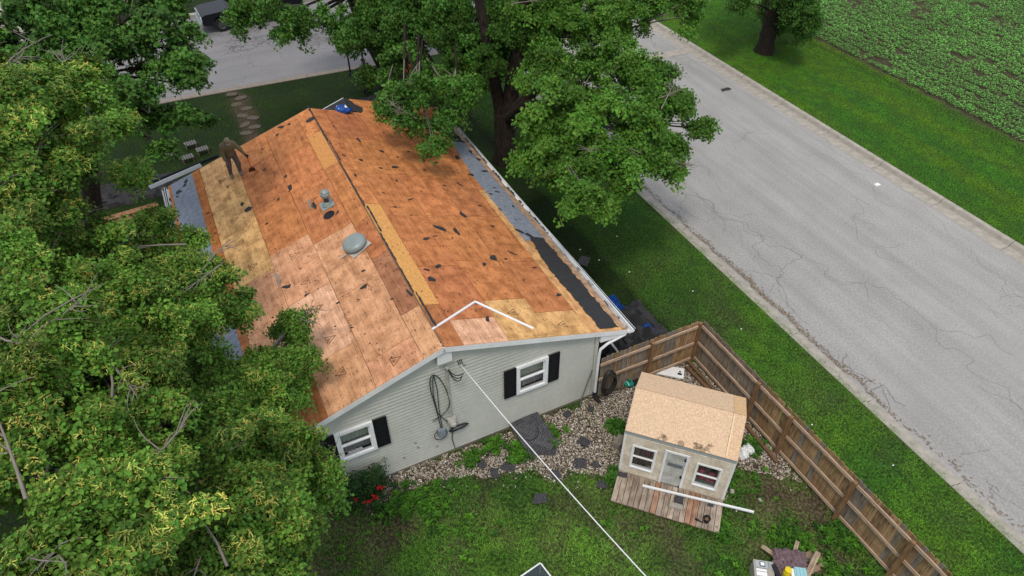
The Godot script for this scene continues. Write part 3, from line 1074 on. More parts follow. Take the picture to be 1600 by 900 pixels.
	for k in 3:
		wire.call("service_wire", [Vector3(0.05, 3.39, -0.03), Vector3(0.14, 3.22 - k * 0.08, 0.03), Vector3(0.28, 3.05 - k * 0.10 + 0.05, 0.03), Vector3(0.42 - k * 0.03, 3.08 - k * 0.05, 0.02)], 0.012)
	wire.call("cable", [Vector3(-0.25, 1.2, z0), Vector3(-0.32, 2.0, z0), Vector3(-0.40, 2.75, z0), Vector3(-0.38, 3.15, z0), Vector3(-0.28, 3.26, z0), Vector3(-0.14, 3.05, z0), Vector3(-0.02, 2.6, z0), Vector3(0.02, 2.1, z0 + 0.05), Vector3(-0.12, 1.75, z0), Vector3(-0.45, 1.6, z0)], 0.012)
	wire.call("cable", [Vector3(-0.22, 1.2, z0), Vector3(-0.25, 2.0, z0), Vector3(-0.24, 2.7, z0), Vector3(-0.28, 3.22, z0), Vector3(-0.33, 3.0, z0), Vector3(-0.35, 2.6, z0), Vector3(-0.30, 1.9, z0), Vector3(-0.10, 1.45, z0 + 0.02), Vector3(0.02, 1.25, z0 + 0.02)], 0.011)
	var coil := []
	for k in 40:
		var a := TAU * k / 13.0
		coil.append(Vector3(0.22 + cos(a) * (0.24 + 0.03 * sin(k)), 0.98 + sin(a) * 0.075 + 0.02 * sin(k * 0.7) + (k - 20) * 0.001, z0 + 0.004 * (k % 5)))
	wire.call("cable_coil", coil, 0.011)
	var coil2 := []
	for k in 16:
		var a := TAU * k / 14.0 + 0.8
		coil2.append(Vector3(-0.28 + cos(a) * 0.17, 0.98 + sin(a) * 0.2, z0 + 0.012))
	wire.call("cable_coil", coil2, 0.011)
	wire.call("cable", [Vector3(0.04, 1.2, z0), Vector3(0.05, 0.9, z0), Vector3(0.01, 0.6, z0), Vector3(0.05, 0.22, -0.05)], 0.012)
	var an := MB.new()
	for k in 3:
		an.tube([Vector3(0.34 + k * 0.045, 3.44, -0.13), Vector3(0.34 + k * 0.045, 3.38, -0.06), Vector3(0.35 + k * 0.045, 3.33, -0.07)], [0.014, 0.014, 0.012], 6)
	obj("wire_anchor", an, M.metal_dark, home)
	# nail stains on the siding
	for p in [[-0.9, 0.75], [-1.3, 0.55], [-0.4, 0.5], [0.5, 3.2], [-0.95, 0.98]]:
		var d := MB.new()
		d.bx(Vector3(p[0], p[1], -0.125), Vector3(0.07, 0.018, 0.006))
		obj("vent_nail", d, M.old_wood, home)
	# the rear wing: its ridge is lower, its right slope runs on from the main one
	var ex := MB.new()
	var zf := -LENGTH - 1.15
	lapped(ex, Transform3D(Basis(Vector3.UP, PI), Vector3(0, 0, zf + 0.14)), 0.1, 3.5, func(y): return Vector2(-minf(WALLX, 1.47 + (3.60 - y) / SLOPE), -maxf(-1.6, 1.47 - (3.60 - y) / SLOPE)), [])
	stuff(obj("siding", ex, M.siding, home))
	var exl := MB.new()
	var tl := Transform3D(Basis(), Vector3(1.47, 3.69, (zf - LENGTH) / 2))
	tl.basis = Basis(Vector3(-ca, -ca * SLOPE, 0), Vector3(-ca * SLOPE, ca, 0), Vector3(0, 0, -1))
	exl.box(tl.translated_local(Vector3(1.62, -0.012, 0)), Vector3(3.24, 0.024, 1.14))
	obj("wing_roof", exl, M.felt_black, home)
	var exr := MB.new()
	exr.box(tl.translated_local(Vector3(1.62, -0.06, 0.58)), Vector3(3.25, 0.15, 0.024))
	obj("wing_rake_board", exr, M.white, home)

func roof_sheet(side: float, pts: PackedVector2Array, thick: float, lift: float) -> Array:   # outline in house x, z -> [mesh, transform]
	var a := atan(SLOPE)
	var nrm := Vector3(side * sin(a), cos(a), 0)
	var d := Vector3(side * cos(a), -sin(a), 0)
	var c := Vector2.ZERO
	for p in pts:
		c += p
	c /= pts.size()
	var q := PackedVector2Array()
	for p in pts:
		q.append(Vector2((absf(p.x) - absf(c.x)) / cos(a) if signf(p.x) == side else (-absf(p.x) - absf(c.x)) / cos(a), -(p.y - c.y) * side))
	var b := MB.new()
	b.prism(Transform3D(), q, thick)
	return [b, Transform3D(Basis(d, nrm.cross(d), nrm), Vector3(c.x, roof_y(c.x), c.y) + nrm * lift)]

func panel_mat(tone: String, k: int) -> StandardMaterial3D:
	var tones := {"O": Color(0.68, 0.268, 0.098), "R": Color(0.61, 0.235, 0.095), "T": Color(0.82, 0.475, 0.20), "P": Color(0.77, 0.41, 0.225), "Y": Color(0.92, 0.58, 0.25), "D": Color(0.48, 0.225, 0.115), "W": Color(0.84, 0.51, 0.31), "B": Color(0.62, 0.22, 0.055)}
	var c: Color = tones[tone]
	var j := rng.randf_range(0.9, 1.08)
	var m := std(lin(minf(c.r * j, 0.98), minf(c.g * j * rng.randf_range(0.96, 1.04), 0.98), c.b * j), 0.8, M.osb_tex if tone == "Y" or (tone == "T" and k % 3 == 0) else M.ply[k % 3])
	m.uv1_offset = Vector3(rng.randf(), rng.randf(), 0)
	return m

var deck_root: Node3D

func sheathing(side: float, x0: float, x1: float, z0: float, z1: float, tone: String) -> void:   # one board of the roof deck, z0 nearest the gable
	var a := atan(SLOPE)
	var xm := (x0 + x1) / 2
	var t := roof_frame(side * maxf(xm, 0.001), -(z0 + z1) / 2, -0.009 - rng.randf() * 0.004)
	var b := MB.new()
	b.box(Transform3D(Basis(Vector3.UP, rng.randfn(0, 0.0008)), Vector3.ZERO), Vector3((x1 - x0) / cos(a) - 0.010, 0.016, z1 - z0 - 0.011))
	if rng.randf() < 0.5:
		for i in b.uv.size():
			b.uv[i] = Vector2(1.0 - b.uv[i].x, b.uv[i].y) 
	for i in b.uv.size():
		b.uv[i] = Vector2(b.uv[i].x * (x1 - x0) / 1.16, b.uv[i].y * (z1 - z0) / 2.44)
	var o := obj("sheathing_panel", b, panel_mat(tone, rng.randi()), deck_root)
	o.transform = t

func roof_sheathing() -> void:
	rng.seed = 88
	# rafters carry the boards; they are the body of the roof
	var rf := MB.new()
	for s in [-1.0, 1.0]:
		var zz := -0.35
		while zz > -LENGTH - 0.2:
			rf.box(roof_frame(s * EAVE / 2, zz, -0.085), Vector3(EAVE * 1.05, 0.13, 0.04))
			zz -= 0.61
	rf.bx(Vector3(0, RIDGE - 0.10, -LENGTH / 2), Vector3(0.04, 0.16, LENGTH - 0.4))
	deck_root = obj("roof", rf, M.old_wood, home)
	var rows := [0.018, 0.49, 1.645, 2.82, 3.985, 5.115]
	# left slope: [row, seams..., tones...]
	var left := [
		[0, [0.0, 1.55, 3.87, 5.4, 8.7, 10.85, 12.52], ["P", "D", "R", "O", "T", "O"]],
		[1, [0.0, 0.80, 3.24, 5.69, 8.1, 10.5, 12.52], ["P", "P", "P", "R", "O", "O"]],
		[2, [0.0, 1.62, 3.95, 6.25, 8.62, 11.0, 12.52], ["P", "W", "P", "O", "O", "O"]],
		[3, [0.0, 1.5, 3.7, 5.66, 8.1, 10.52, 12.52], ["O", "P", "P", "T", "T", "T"]],
		[4, [0.0, 2.4, 4.8, 7.2, 9.6, 12.52], ["O", "R", "B", "B", "B"]]]
	for r in left:
		for k in r[2].size():
			sheathing(-1, rows[r[0]], rows[r[0] + 1], r[1][k], r[1][k + 1], r[2][k])
	var right := [
		[0, [0.0, 1.53, 3.87, 6.20, 8.7, 11.1, 12.9], ["R", "Y", "Y", "O", "O", "O"]],
		[1, [0.0, 0.90, 3.1, 5.58, 8.02, 10.37, 12.9], ["W", "R", "O", "O", "O", "R"]],
		[2, [0.0, 1.54, 3.3, 5.6, 8.0, 10.2, 12.2, 13.68], ["T", "O", "O", "O", "O", "O", "O"]],
		[3, [0.0, 0.94, 3.2, 5.57, 7.9, 10.3, 12.4, 13.68], ["T", "R", "O", "R", "O", "O", "R"]],
		[4, [0.0, 2.4, 4.8, 7.2, 9.6, 12.0, 13.68], ["T", "T", "T", "O", "R", "O"]]]
	for r in right:
		for k in r[2].size():
			sheathing(1, rows[r[0]], rows[r[0] + 1], r[1][k], minf(r[1][k + 1], 12.52 if r[0] <= 1 else 13.68), r[2][k])

func on_roof(called: String, pts: PackedVector2Array, side: float, thick: float, lift: float, mat: Material, parent: Node = null) -> MeshInstance3D:
	var r := roof_sheet(side, pts, thick, lift)
	var o := obj(called, r[0], mat, parent)
	o.transform = r[1]
	return o

# says which scrap it is: the slope, how far along it, how far down it, and its turn among those beside it
func scrap_zone(p: Array, grey: bool) -> String:
	var z := int(clampf(-p[1] / 2.1, 0, 5))
	var along: String = ["beside the gable", "a little way in", "before mid length", "past mid length", "towards the far end", "at the far end"][z]
	var side := "left" if p[0] < -0.02 else "right"
	if grey:
		return "on the grey %s eave strip %s" % [side, along]
	var d := int(clampf(absf(p[0]) / 1.05, 0, 3))
	return "on the %s slope %s, %s" % [side, along, ["by the ridge", "upper half", "lower half", "by the eave"][d]]

func scrap_labels(sets: Array, own: Array, p: Array) -> String:
	var zone := scrap_zone(p, own == sets[2])
	var same := []
	for q in own:
		if scrap_zone(q, own == sets[2]) == zone:
			same.append(q)
	same.sort_custom(func(a, b): return a[1] > b[1])
	var n := same.size()
	var turn := ""
	if n > 1:
		turn = (["nearer", "farther"] if n == 2 else ["nearest", "second", "third", "fourth", "fifth", "sixth", "seventh"])[same.find(p)]
	var size := "large black" if p[2] > 0.19 else ("tiny black" if p[2] < 0.075 else "black")
	return "%s felt scrap %s%s" % [size, zone, ", " + turn if turn != "" else ""]

func roof_details() -> void:
	rng.seed = 99
	# underlayment left along the eaves
	var f1 := on_roof("felt_strip", ragged([Vector2(-4.25, -12.5), Vector2(-4.26, -8.0), Vector2(-4.20, -4.0), Vector2(-4.22, -0.06), Vector2(-5.02, -0.06), Vector2(-5.02, -12.5)], 0.14, 0.016, 1), -1, 0.004, 0.002, M.felt_grey, home)
	f1.set_meta("label", "grey underlayment along the left eave")
	var f2 := on_roof("felt_strip", ragged([Vector2(4.55, -11.9), Vector2(4.27, -9.0), Vector2(4.18, -8.0), Vector2(4.20, -6.2), Vector2(4.19, -4.22), Vector2(4.90, -4.22), Vector2(4.95, -11.9)], 0.12, 0.025, 2), 1, 0.004, 0.002, M.felt_grey, home)
	f2.set_meta("label", "grey underlayment along the right eave")
	var f3 := on_roof("felt_strip", ragged([Vector2(4.42, -4.40), Vector2(4.30, -3.6), Vector2(4.22, -2.6), Vector2(4.26, -1.4), Vector2(4.29, -0.10), Vector2(4.89, -0.10), Vector2(4.88, -4.35)], 0.09, 0.035, 3), 1, 0.005, 0.0075, M.felt_black, home)
	f3.set_meta("label", "black felt at the near right eave")
	on_roof("felt_strip", ragged([Vector2(4.0, -12.4), Vector2(4.5, -12.2), Vector2(4.9, -11.4), Vector2(4.95, -10.6), Vector2(4.55, -10.7), Vector2(4.3, -11.2)], 0.12, 0.06, 4), 1, 0.004, 0.0135, M.felt_black, home)
	on_roof("felt_strip", ragged([Vector2(1.47, -13.66), Vector2(1.47, -12.6), Vector2(1.75, -12.45), Vector2(1.95, -12.9), Vector2(1.6, -13.66)], 0.12, 0.05, 5), 1, 0.004, 0.003, M.felt_black, home)
	# ragged felt that stayed under the ridge cap, in pieces
	for k in 9:
		var z := -0.7 - k * 1.34
		on_roof("ridge_felt", ragged([Vector2(0.005, z), Vector2(rng.randf_range(0.03, 0.06), z), Vector2(rng.randf_range(0.025, 0.05), z - 1.3), Vector2(0.005, z - 1.3)], 0.08, 0.012, 30 + k), 1.0 if k % 3 else -1.0, 0.006, 0.004, M.felt_black, home)
	# edge boards, bleached
	for k in 6:
		on_roof("edge_board", PackedVector2Array([Vector2(4.93, -k * 2.28 - 0.01), Vector2(5.10, -k * 2.28 - 0.01), Vector2(5.10, -k * 2.28 - 2.27), Vector2(4.93, -k * 2.28 - 2.27)]), 1, 0.006, 0.004, std(lin(0.52, 0.36, 0.25), 0.9, M.ply[k % 3]), home)
	# grade stamps printed on the boards
	var ink := std(lin(0.12, 0.06, 0.035), 0.9)
	for p in [[-2.24, -5.7], [-2.18, -4.46], [-2.18, -3.32], [-2.18, -2.11], [-2.21, -0.97], [-3.36, -6.23], [-3.43, -7.53], [-3.44, -8.73], [-3.42, -11.1], [-3.41, -9.98], [-1.06, -0.42], [3.35, -0.41], [2.22, -1.01]]:
		var b := MB.new()
		var r := 0.17
		for k in 3:
			var a0 := TAU * k / 3; var a1 := TAU * (k + 1) / 3
			b.bar(Vector3(cos(a0) * r, 0, sin(a0) * r * 0.86), Vector3(cos(a1) * r, 0, sin(a1) * r * 0.86), 0.014, 0.002)
		b.bx(Vector3(-0.01, 0, 0), Vector3(0.10, 0.002, 0.016))
		b.bx(Vector3(-0.04, 0, 0.035), Vector3(0.06, 0.002, 0.012))
		b.bx(Vector3(-0.04, 0, -0.035), Vector3(0.06, 0.002, 0.012))
		var o := obj("grade_stamp", b, ink, deck_root)
		var t := roof_frame(p[0], p[1], 0.002)
		t.basis = t.basis * Basis(Vector3.UP, rng.randi_range(0, 1) * PI + 0.05)
		o.transform = t
	# the hole where a vent came off
	var hb := PackedVector2Array()
	for k in 18:
		hb.append(Vector2(-0.94 + cos(TAU * k / 18) * 0.165, -6.53 + sin(TAU * k / 18) * 0.17))
	on_roof("vent_hole", hb, -1, 0.003, 0.0015, M.black, deck_root)
	# round vent
	var vt := Node3D.new()
	vt.name = numbered("roof_vent", home)
	home.add_child(vt, true)
	vt.transform = roof_frame(-0.67, -4.67, 0.005)
	vt.set_meta("label", "round grey dome vent")
	var fl := MB.new()
	fl.box(Transform3D(Basis(Vector3.UP, 0.3), Vector3(0, 0.02, 0)), Vector3(0.62, 0.006, 0.66))
	fl.bx(Vector3(0.42, 0.03, -0.12), Vector3(0.16, 0.01, 0.05))
	obj("flashing", fl, M.white_grimy, vt)
	var dm := MB.new()
	dm.lathe(Transform3D(), [Vector2(0.22, 0.02), Vector2(0.22, 0.10), Vector2(0.33, 0.10), Vector2(0.335, 0.15), Vector2(0.31, 0.20), Vector2(0.26, 0.235), Vector2(0.14, 0.26), Vector2(0.0, 0.268)], 28)
	obj("dome", dm, M.metal, vt)
	# flue with a cap
	var fu := Node3D.new()
	fu.name = numbered("flue", home)
	home.add_child(fu, true)
	fu.position = Vector3(-0.86, roof_y(-0.86), -7.01)
	fu.set_meta("label", "capped metal flue beside the hole")
	var ff := MB.new()
	var ft := roof_frame(-0.86, -7.01, 0.008)
	ft.origin -= fu.position
	ff.box(ft, Vector3(0.40, 0.012, 0.40))
	ff.lathe(Transform3D(), [Vector2(0.15, 0.0), Vector2(0.10, 0.10), Vector2(0.08, 0.12)], 16)
	obj("flashing", ff, M.metal, fu)
	var fs := MB.new()
	fs.lathe(Transform3D(), [Vector2(0.075, 0.05), Vector2(0.075, 0.34)], 14)
	obj("pipe", fs, M.metal_dark, fu)
	var fc := MB.new()
	fc.lathe(Transform3D(Basis(Vector3.RIGHT, 0.12), Vector3(0, 0.30, 0)), [Vector2(0.09, 0.0), Vector2(0.135, 0.02), Vector2(0.14, 0.10), Vector2(0.10, 0.16), Vector2(0.11, 0.18), Vector2(0.0, 0.25)], 16)
	obj("cap", fc, M.metal, fu)
	for p in [[-2.84, -4.92, 0.36], [-1.31, -7.29, 0.26], [-3.02, -11.62, 0.2]]:
		var pp := MB.new()
		pp.lathe(Transform3D(), [Vector2(0.042, -0.05), Vector2(0.042, p[2]), Vector2(0.034, p[2]), Vector2(0.034, p[2] - 0.1), Vector2(0.0, p[2] - 0.1)], 12)
		var po := obj("vent_pipe", pp, M.white_grimy, home)
		po.position = Vector3(p[0], roof_y(p[0]), p[1])
	# loose things on the roof
	var dz := MB.new()
	var e0 := Vector3(-0.03, roof_y(0.03) + 0.018, -0.63); var e1 := Vector3(1.41, roof_y(1.41) + 0.018, -1.51); var e2 := Vector3(2.45, roof_y(2.45) + 0.018, -0.33)
	dz.bar(e0, e1, 0.055, 0.03)
	dz.bar(e1, e2, 0.055, 0.029)
	tag(obj("drip_edge", dz, M.white_clean), "bent white metal drip edge lying on the roof above the gable", "drip edge")
	rng.seed = 5
	var bb := MB.new()
	bb.blob(Vector3(0, 0.05, 0), Vector3(0.22, 0.11, 0.24), 12, 0.35, rng)
	bb.blob(Vector3(0.15, 0.05, 0.14), Vector3(0.17, 0.08, 0.13), 10, 0.4, rng)
	var bag := thing("plastic_bag", "crumpled blue and white plastic bag near the far end of the ridge", "bag", Vector3(1.13, roof_y(1.13), -12.55))
	obj("bag_body", bb, M.blue, bag)
	var bw := MB.new()
	for k in 3:
		bw.blob(Vector3(-0.12 + 0.13 * k, 0.12, -0.05 + 0.03 * k), Vector3(0.05, 0.03, 0.16), 8, 0.3, rng)
	obj("bag_print", bw, M.white_clean, bag)
	var chips := MB.new()
	for k in 620:
		var sd := -1.0 if k % 2 else 1.0
		var x := sd * rng.randf_range(0.05, 4.6 if sd > 0 else 4.9)
		var z := rng.randf_range(-12.3, -0.2)
		if nz1.get_noise_2d(x * 1.3 + 11, z * 1.3) < -0.12:
			continue
		var t := roof_frame(x, z, 0.004)
		var r := rng.randf_range(0.008, 0.028)
		var a := rng.randf() * TAU
		var p0 := t * Vector3(cos(a) * r * 2.0, 0.003, sin(a) * r * 2.0)
		var p1 := t * Vector3(cos(a + 2.0) * r, 0.002, sin(a + 2.0) * r)
		var p2 := t * Vector3(cos(a + 4.1) * r, 0.008, sin(a + 4.1) * r)
		chips.tri(p0, p1, p2)
	stuff(obj("felt_chips", chips, M.felt_black), "tiny chips of black felt strewn over the stripped roof", "debris")
	# torn felt scraps
	var sl := [[-1.59, -8.75, 0.26], [-2.93, -8.86, 0.15], [-3.06, -9.28, 0.1], [-2.04, -8.51, 0.08], [-1.57, -9.45, 0.1], [-2.08, -10.41, 0.08], [-1.08, -12.3, 0.2], [-1.28, -11.98, 0.08], [-0.8, -12.19, 0.09], [-0.12, -11.75, 0.18], [-1.18, -7.27, 0.22], [-0.71, -6.42, 0.1], [-2.30, -3.98, 0.1], [-0.96, -3.12, 0.15], [-1.98, -3.95, 0.05], [-1.67, -3.09, 0.08], [-1.61, -2.06, 0.07], [-0.79, -3.65, 0.07], [-2.70, -4.70, 0.17], [-1.2, -2.8, 0.05], [-0.5, -2.2, 0.07], [-1.95, -2.4, 0.04], [-2.6, -7.7, 0.06], [-3.3, -10.6, 0.06], [-1.9, -11.6, 0.06], [-4.1, -9.8, 0.07], [-4.12, -6.6, 0.09], [-4.05, -8.6, 0.06]]
	var sr := [[1.05, -10.3, 0.2], [1.66, -8.47, 0.16], [0.26, -7.84, 0.11], [0.25, -9.12, 0.13], [1.79, -4.91, 0.24], [2.23, -4.74, 0.24], [2.81, -5.65, 0.22], [3.47, -7.51, 0.16], [1.21, -4.37, 0.13], [1.59, -9.54, 0.1], [2.51, -9.63, 0.08], [3.03, -9.73, 0.11], [3.21, -8.92, 0.11], [2.83, -9.07, 0.09], [2.62, -8.39, 0.09], [1.44, -7.6, 0.1], [0.8, -6.83, 0.07], [1.49, -6.49, 0.13], [0.87, -6.04, 0.09], [0.71, -8.86, 0.11], [1.19, -8.38, 0.09], [1.02, -3.06, 0.15], [2.77, -3.36, 0.2], [3.43, -3.62, 0.17], [3.11, -3.31, 0.07], [2.36, -3.09, 0.11], [3.8, -2.87, 0.11], [3.19, -2.33, 0.08], [1.44, -0.82, 0.17], [-0.03, -2.04, 0.15], [0.64, -2.52, 0.15], [0.68, -2.93, 0.11], [1.5, -4.5, 0.07], [0.5, -11.2, 0.07], [2.1, -11.0, 0.08], [3.6, -6.2, 0.07], [2.9, -7.4, 0.06], [3.9, -1.6, 0.13], [3.0, -10.7, 0.08], [2.0, -9.2, 0.06], [3.5, -5.0, 0.09], [2.0, -7.0, 0.05], [1.2, -5.6, 0.06], [3.75, -8.3, 0.08]]
	var sg := [[-4.8, -11.82, 0.16], [-4.58, -12.02, 0.11], [-4.88, -11.6, 0.08], [-4.5, -12.2, 0.18], [-4.6, -8.2, 0.1], [-4.45, -7.6, 0.12], [-4.3, -7.3, 0.17], [-4.75, -9.6, 0.07], [-4.5, -5.2, 0.07], [4.88, -9.92, 0.2], [4.8, -8.48, 0.16], [4.92, -9.34, 0.13], [4.31, -6.95, 0.09], [4.61, -7.1, 0.13], [4.25, -4.75, 0.24], [4.45, -4.5, 0.17], [4.15, -9.4, 0.22], [4.16, -8.2, 0.13], [4.62, -7.35, 0.09], [4.2, -6.0, 0.07], [4.75, -6.2, 0.08], [4.45, -5.4, 0.06]]
	var k := 0
	for set_ in [sl, sr, sg]:
		for p in set_:
			var n := rng.randi_range(6, 10)
			var pts := PackedVector2Array()
			var st := rng.randf() * PI
			var asp := rng.randf_range(0.22, 0.75)
			for i in n:
				var a := TAU * i / n
				var q = Vector2(cos(a), sin(a) * asp) * p[2] * 0.9 * (rng.randf_range(0.75, 1.2) if rng.randf() < 0.7 else rng.randf_range(0.45, 0.7))
				pts.append(Vector2(p[0], p[1]) + q.rotated(st))
			var o := on_roof("felt_scrap", pts, signf(p[0]) if absf(p[0]) > 0.04 else 1.0, 0.012, 0.008 if set_ == sg else 0.003, M.felt_black)
			tag(o, scrap_labels([sl, sr, sg], set_, p), "felt scrap", ["felt scraps on the left slope", "felt scraps on the right slope", "felt scraps on the grey eave strips"][[sl, sr, sg].find(set_)])
			k += 1

# ------------------------------------------------------------------ playhouse
func playhouse() -> void:
	rng.seed = 111
	var at := Vector3(3.635, 0, 2.33)
	var ph := thing("playhouse", "small beige sided playhouse with a new strand board roof and white door", "playhouse", at, -0.791)
	var W := 2.635; var D := 1.88
	var holes := [Rect2(0.27, 0.46, 0.52, 0.82), Rect2(1.06, 0.05, 0.50, 1.38), Rect2(1.85, 0.46, 0.50, 0.82)]
	var fw := MB.new()
	lapped(fw, Transform3D(Basis(), Vector3(0, 0, 0)), 0.04, 1.66, straight.bind(0.03, W - 0.03), holes, 0.083, 0.03, 0.05)
	stuff(obj("siding", fw, M.siding_shed, ph), "beige lapped siding with green stains below the windows")
	var hh := MB.new()
	hh.bx(Vector3(W / 2, 1.73, 0.004), Vector3(W + 0.01, 0.15, 0.03))
	obj("fascia", hh, std(lin(0.42, 0.45, 0.46), 0.6, M.soft, 0.6), ph)
	for s in 2:
		var gw := MB.new()
		var t := Transform3D(Basis(Vector3.UP, -PI / 2), Vector3(0, 0, 0)) if s == 0 else Transform3D(Basis(Vector3.UP, PI / 2), Vector3(W, 0, 0))
		var gl := func(y):
			var e := maxf(0.0, (y - 1.76) / 0.535)
			var a := -D if s == 0 else 0.0
			return Vector2(a + 0.05 + e * 0.94, a + D - 0.055 - e * 0.94) if y < 2.2 else Vector2(a + D / 2 - 0.03, a + D / 2 + 0.03)
		lapped(gw, t, 0.04, 2.22, gl, [], 0.083, 0.03, 0.05)
		stuff(obj("siding", gw, M.siding_shed, ph))
	var bw := MB.new()
	lapped(bw, Transform3D(Basis(Vector3.UP, PI), Vector3(W, 0, -D)), 0.04, 1.74, straight.bind(0.03, W - 0.03), [], 0.083, 0.03, 0.05)
	stuff(obj("siding", bw, M.siding_shed, ph))
	for x in [0.012, W - 0.012]:
		for z in [-0.008, -D + 0.008]:
			var cp := MB.new()
			cp.bx(Vector3(x, 0.84, z), Vector3(0.055, 1.62, 0.055))
			obj("corner_post", cp, M.white, ph)
	var fl := MB.new()
	fl.bx(Vector3(W / 2, 0.05, -D / 2), Vector3(W - 0.14, 0.06, D - 0.14))
	obj("floor", fl, M.old_wood, ph)
	# roof boards
	var slope := 0.5055
	var a := atan(slope)
	var roof := Node3D.new()
	roof.name = numbered("roof", ph)
	ph.add_child(roof, true)
	for side in [1.0, -1.0]:
		for k in 2:
			var xa := -0.01 if k == 0 else 2.355
			var xb := 2.349 if k == 0 else W + 0.012
			var ln := 0.995 / cos(a)
			var b := MB.new()
			b.bx(Vector3.ZERO, Vector3(xb - xa, 0.018, ln - 0.018))
			for i in b.uv.size():
				b.uv[i] = Vector2(b.uv[i].x * (xb - xa) * 0.8, b.uv[i].y * ln * 0.8)
			var m := std(lin(0.95, 0.85, 0.76) if k == 0 else (lin(0.93, 0.81, 0.70) if side > 0 else lin(0.94, 0.77, 0.57)), 0.8, M.osb_tex)
			m.uv1_offset = Vector3(rng.randf(), rng.randf(), 0)
			var o := obj("roof_board", b, m, roof)
			o.transform = Transform3D(Basis(Vector3.RIGHT, side * a), Vector3((xa + xb) / 2, 2.324 - slope * 0.4975 - 0.010, -0.94 + side * 0.4985))
	var tape := MB.new()
	tape.box(Transform3D(Basis(Vector3.RIGHT, a), Vector3(2.38, 2.324 - slope * 0.4975 + 0.0012, -0.94 + 0.4985)), Vector3(0.022, 0.002, 1.02))
	obj("seam_tape", tape, std(lin(0.80, 0.64, 0.44), 0.7), roof)
	# mould stain at the eave
	var stain := std(Color(0.25, 0.14, 0.10, 0.15), 0.9)
	stain.transparency = BaseMaterial3D.TRANSPARENCY_ALPHA
	for k in 14:
		var left := k % 4 == 0
		var r := rng.randf_range(0.02, 0.11)
		var cx := (0.82 if left else 1.70) + rng.randfn(0, 0.07 if left else 0.15)
		var cy := maxf(r * 0.5, absf(rng.randfn(0, 0.05 if left else 0.10)))
		var pts := PackedVector2Array()
		for i in 9:
			var an := TAU * i / 9
			pts.append(Vector2(cx, cy) + Vector2(cos(an), sin(an) * 0.8) * r * rng.randf_range(0.5, 1.2))
		var sb := MB.new()
		sb.prism(Transform3D(Basis(Vector3.RIGHT, a - PI / 2), Vector3(0, 1.826 + 0.0022 + k * 0.0004, 0.048)), pts, 0.0002)
		obj("mould_stain", sb, stain, roof)
	# windows and door
	var pink := std(lin(0.30, 0.035, 0.10), 0.8, M.soft, 3.0)
	var dark := std(lin(0.03, 0.03, 0.035), 0.9)
	for k in 2:
		var w := sash_window(ph, Vector3(0.53 if k == 0 else 2.10, 0.87, 0.005), 0.61, 0.92, 0.042, dark, dark, 0.02)
		var toys := MB.new()
		for q in (9 if k == 1 else 4):
			toys.blob(Vector3(rng.randf_range(-0.22, 0.22), rng.randf_range(-0.3, 0.1) if k == 1 else rng.randf_range(0.05, 0.2), -0.072), Vector3(0.09, 0.08, 0.03), 8, 0.2, rng)
		obj("pink_toys", toys, pink if k == 1 else std(lin(0.10, 0.02, 0.05), 0.8), w)
		if k == 1:
			var t2 := MB.new()
			t2.bx(Vector3(0, -0.35, -0.07), Vector3(0.46, 0.10, 0.05))
			obj("teal_box", t2, std(lin(0.03, 0.13, 0.12), 0.7), w)
	var df := MB.new()
	df.bx(Vector3(1.045, 0.72, 0.015), Vector3(0.06, 1.42, 0.06)); df.bx(Vector3(1.575, 0.72, 0.015), Vector3(0.06, 1.42, 0.06)); df.bx(Vector3(1.31, 1.455, 0.015), Vector3(0.59, 0.055, 0.06))
	obj("door_frame", df, M.white, ph)
	var dr := MB.new()
	dr.bx(Vector3(1.31, 0.735, -0.008), Vector3(0.465, 1.36, 0.03))
	dr.bx(Vector3(1.31, 1.33, 0.01), Vector3(0.44, 0.05, 0.012))
	dr.bx(Vector3(1.31, 0.13, 0.01), Vector3(0.44, 0.08, 0.012))
	var door := obj("door", dr, M.white_grimy, ph)
	var dv := MB.new()
	for q in 5:
		dv.bx(Vector3(1.32, 0.89 + q * 0.028, 0.014), Vector3(0.37, 0.016, 0.014))
	obj("vent_slot", dv, std(lin(0.16, 0.18, 0.20), 0.6), door)
	var kb := MB.new()
	kb.bx(Vector3(1.52, 0.56, 0.03), Vector3(0.05, 0.06, 0.06)); kb.bx(Vector3(1.53, 0.13, 0.02), Vector3(0.04, 0.07, 0.05)); kb.bx(Vector3(1.53, 1.28, 0.02), Vector3(0.05, 0.08, 0.05))
	obj("latch", kb, M.rubber, door)
	var th := MB.new()
	var arc := []
	for q in 9:
		arc.append(Vector3(1.09 + 0.055 * q, 0.055, 0.05 + 0.09 * sin(PI * q / 8.0)))
	th.tube(arc, [0.018, 0.02, 0.02, 0.02, 0.02, 0.02, 0.02, 0.02, 0.018], 6)
	obj("door_sill", th, M.concrete, ph)
	# deck
	var dk := thing("deck", "weathered plank deck in front of the playhouse door", "deck", at, -0.791)
	var nb := 19
	var w0 := 2.66 / nb
	for k in nb:
		var b := MB.new()
		var len_ := 0.94 + rng.randf_range(-0.012, 0.012)
		b.bx(Vector3.ZERO, Vector3(w0 - 0.013, 0.03, len_ - 0.03))
		var tone := rng.randf_range(0.7, 1.15)
		var mm := std(lin(0.46 * tone, 0.38 * tone, 0.31 * tone), 0.9, M.board)
		if k in [7, 13, 14]:
			mm.albedo_color = lin(0.42, 0.25, 0.17)
		mm.uv1_offset = Vector3(rng.randf(), rng.randf(), 0)
		mm.uv1_scale = Vector3(0.35, 0.7, 1)
		var o := obj("deck_board", b, mm, dk)
		o.position = Vector3(0.0 + (k + 0.5) * w0, 0.105 + rng.randf_range(0, 0.004), 0.035 + len_ / 2)
		o.rotation.y = rng.randfn(0, 0.002)
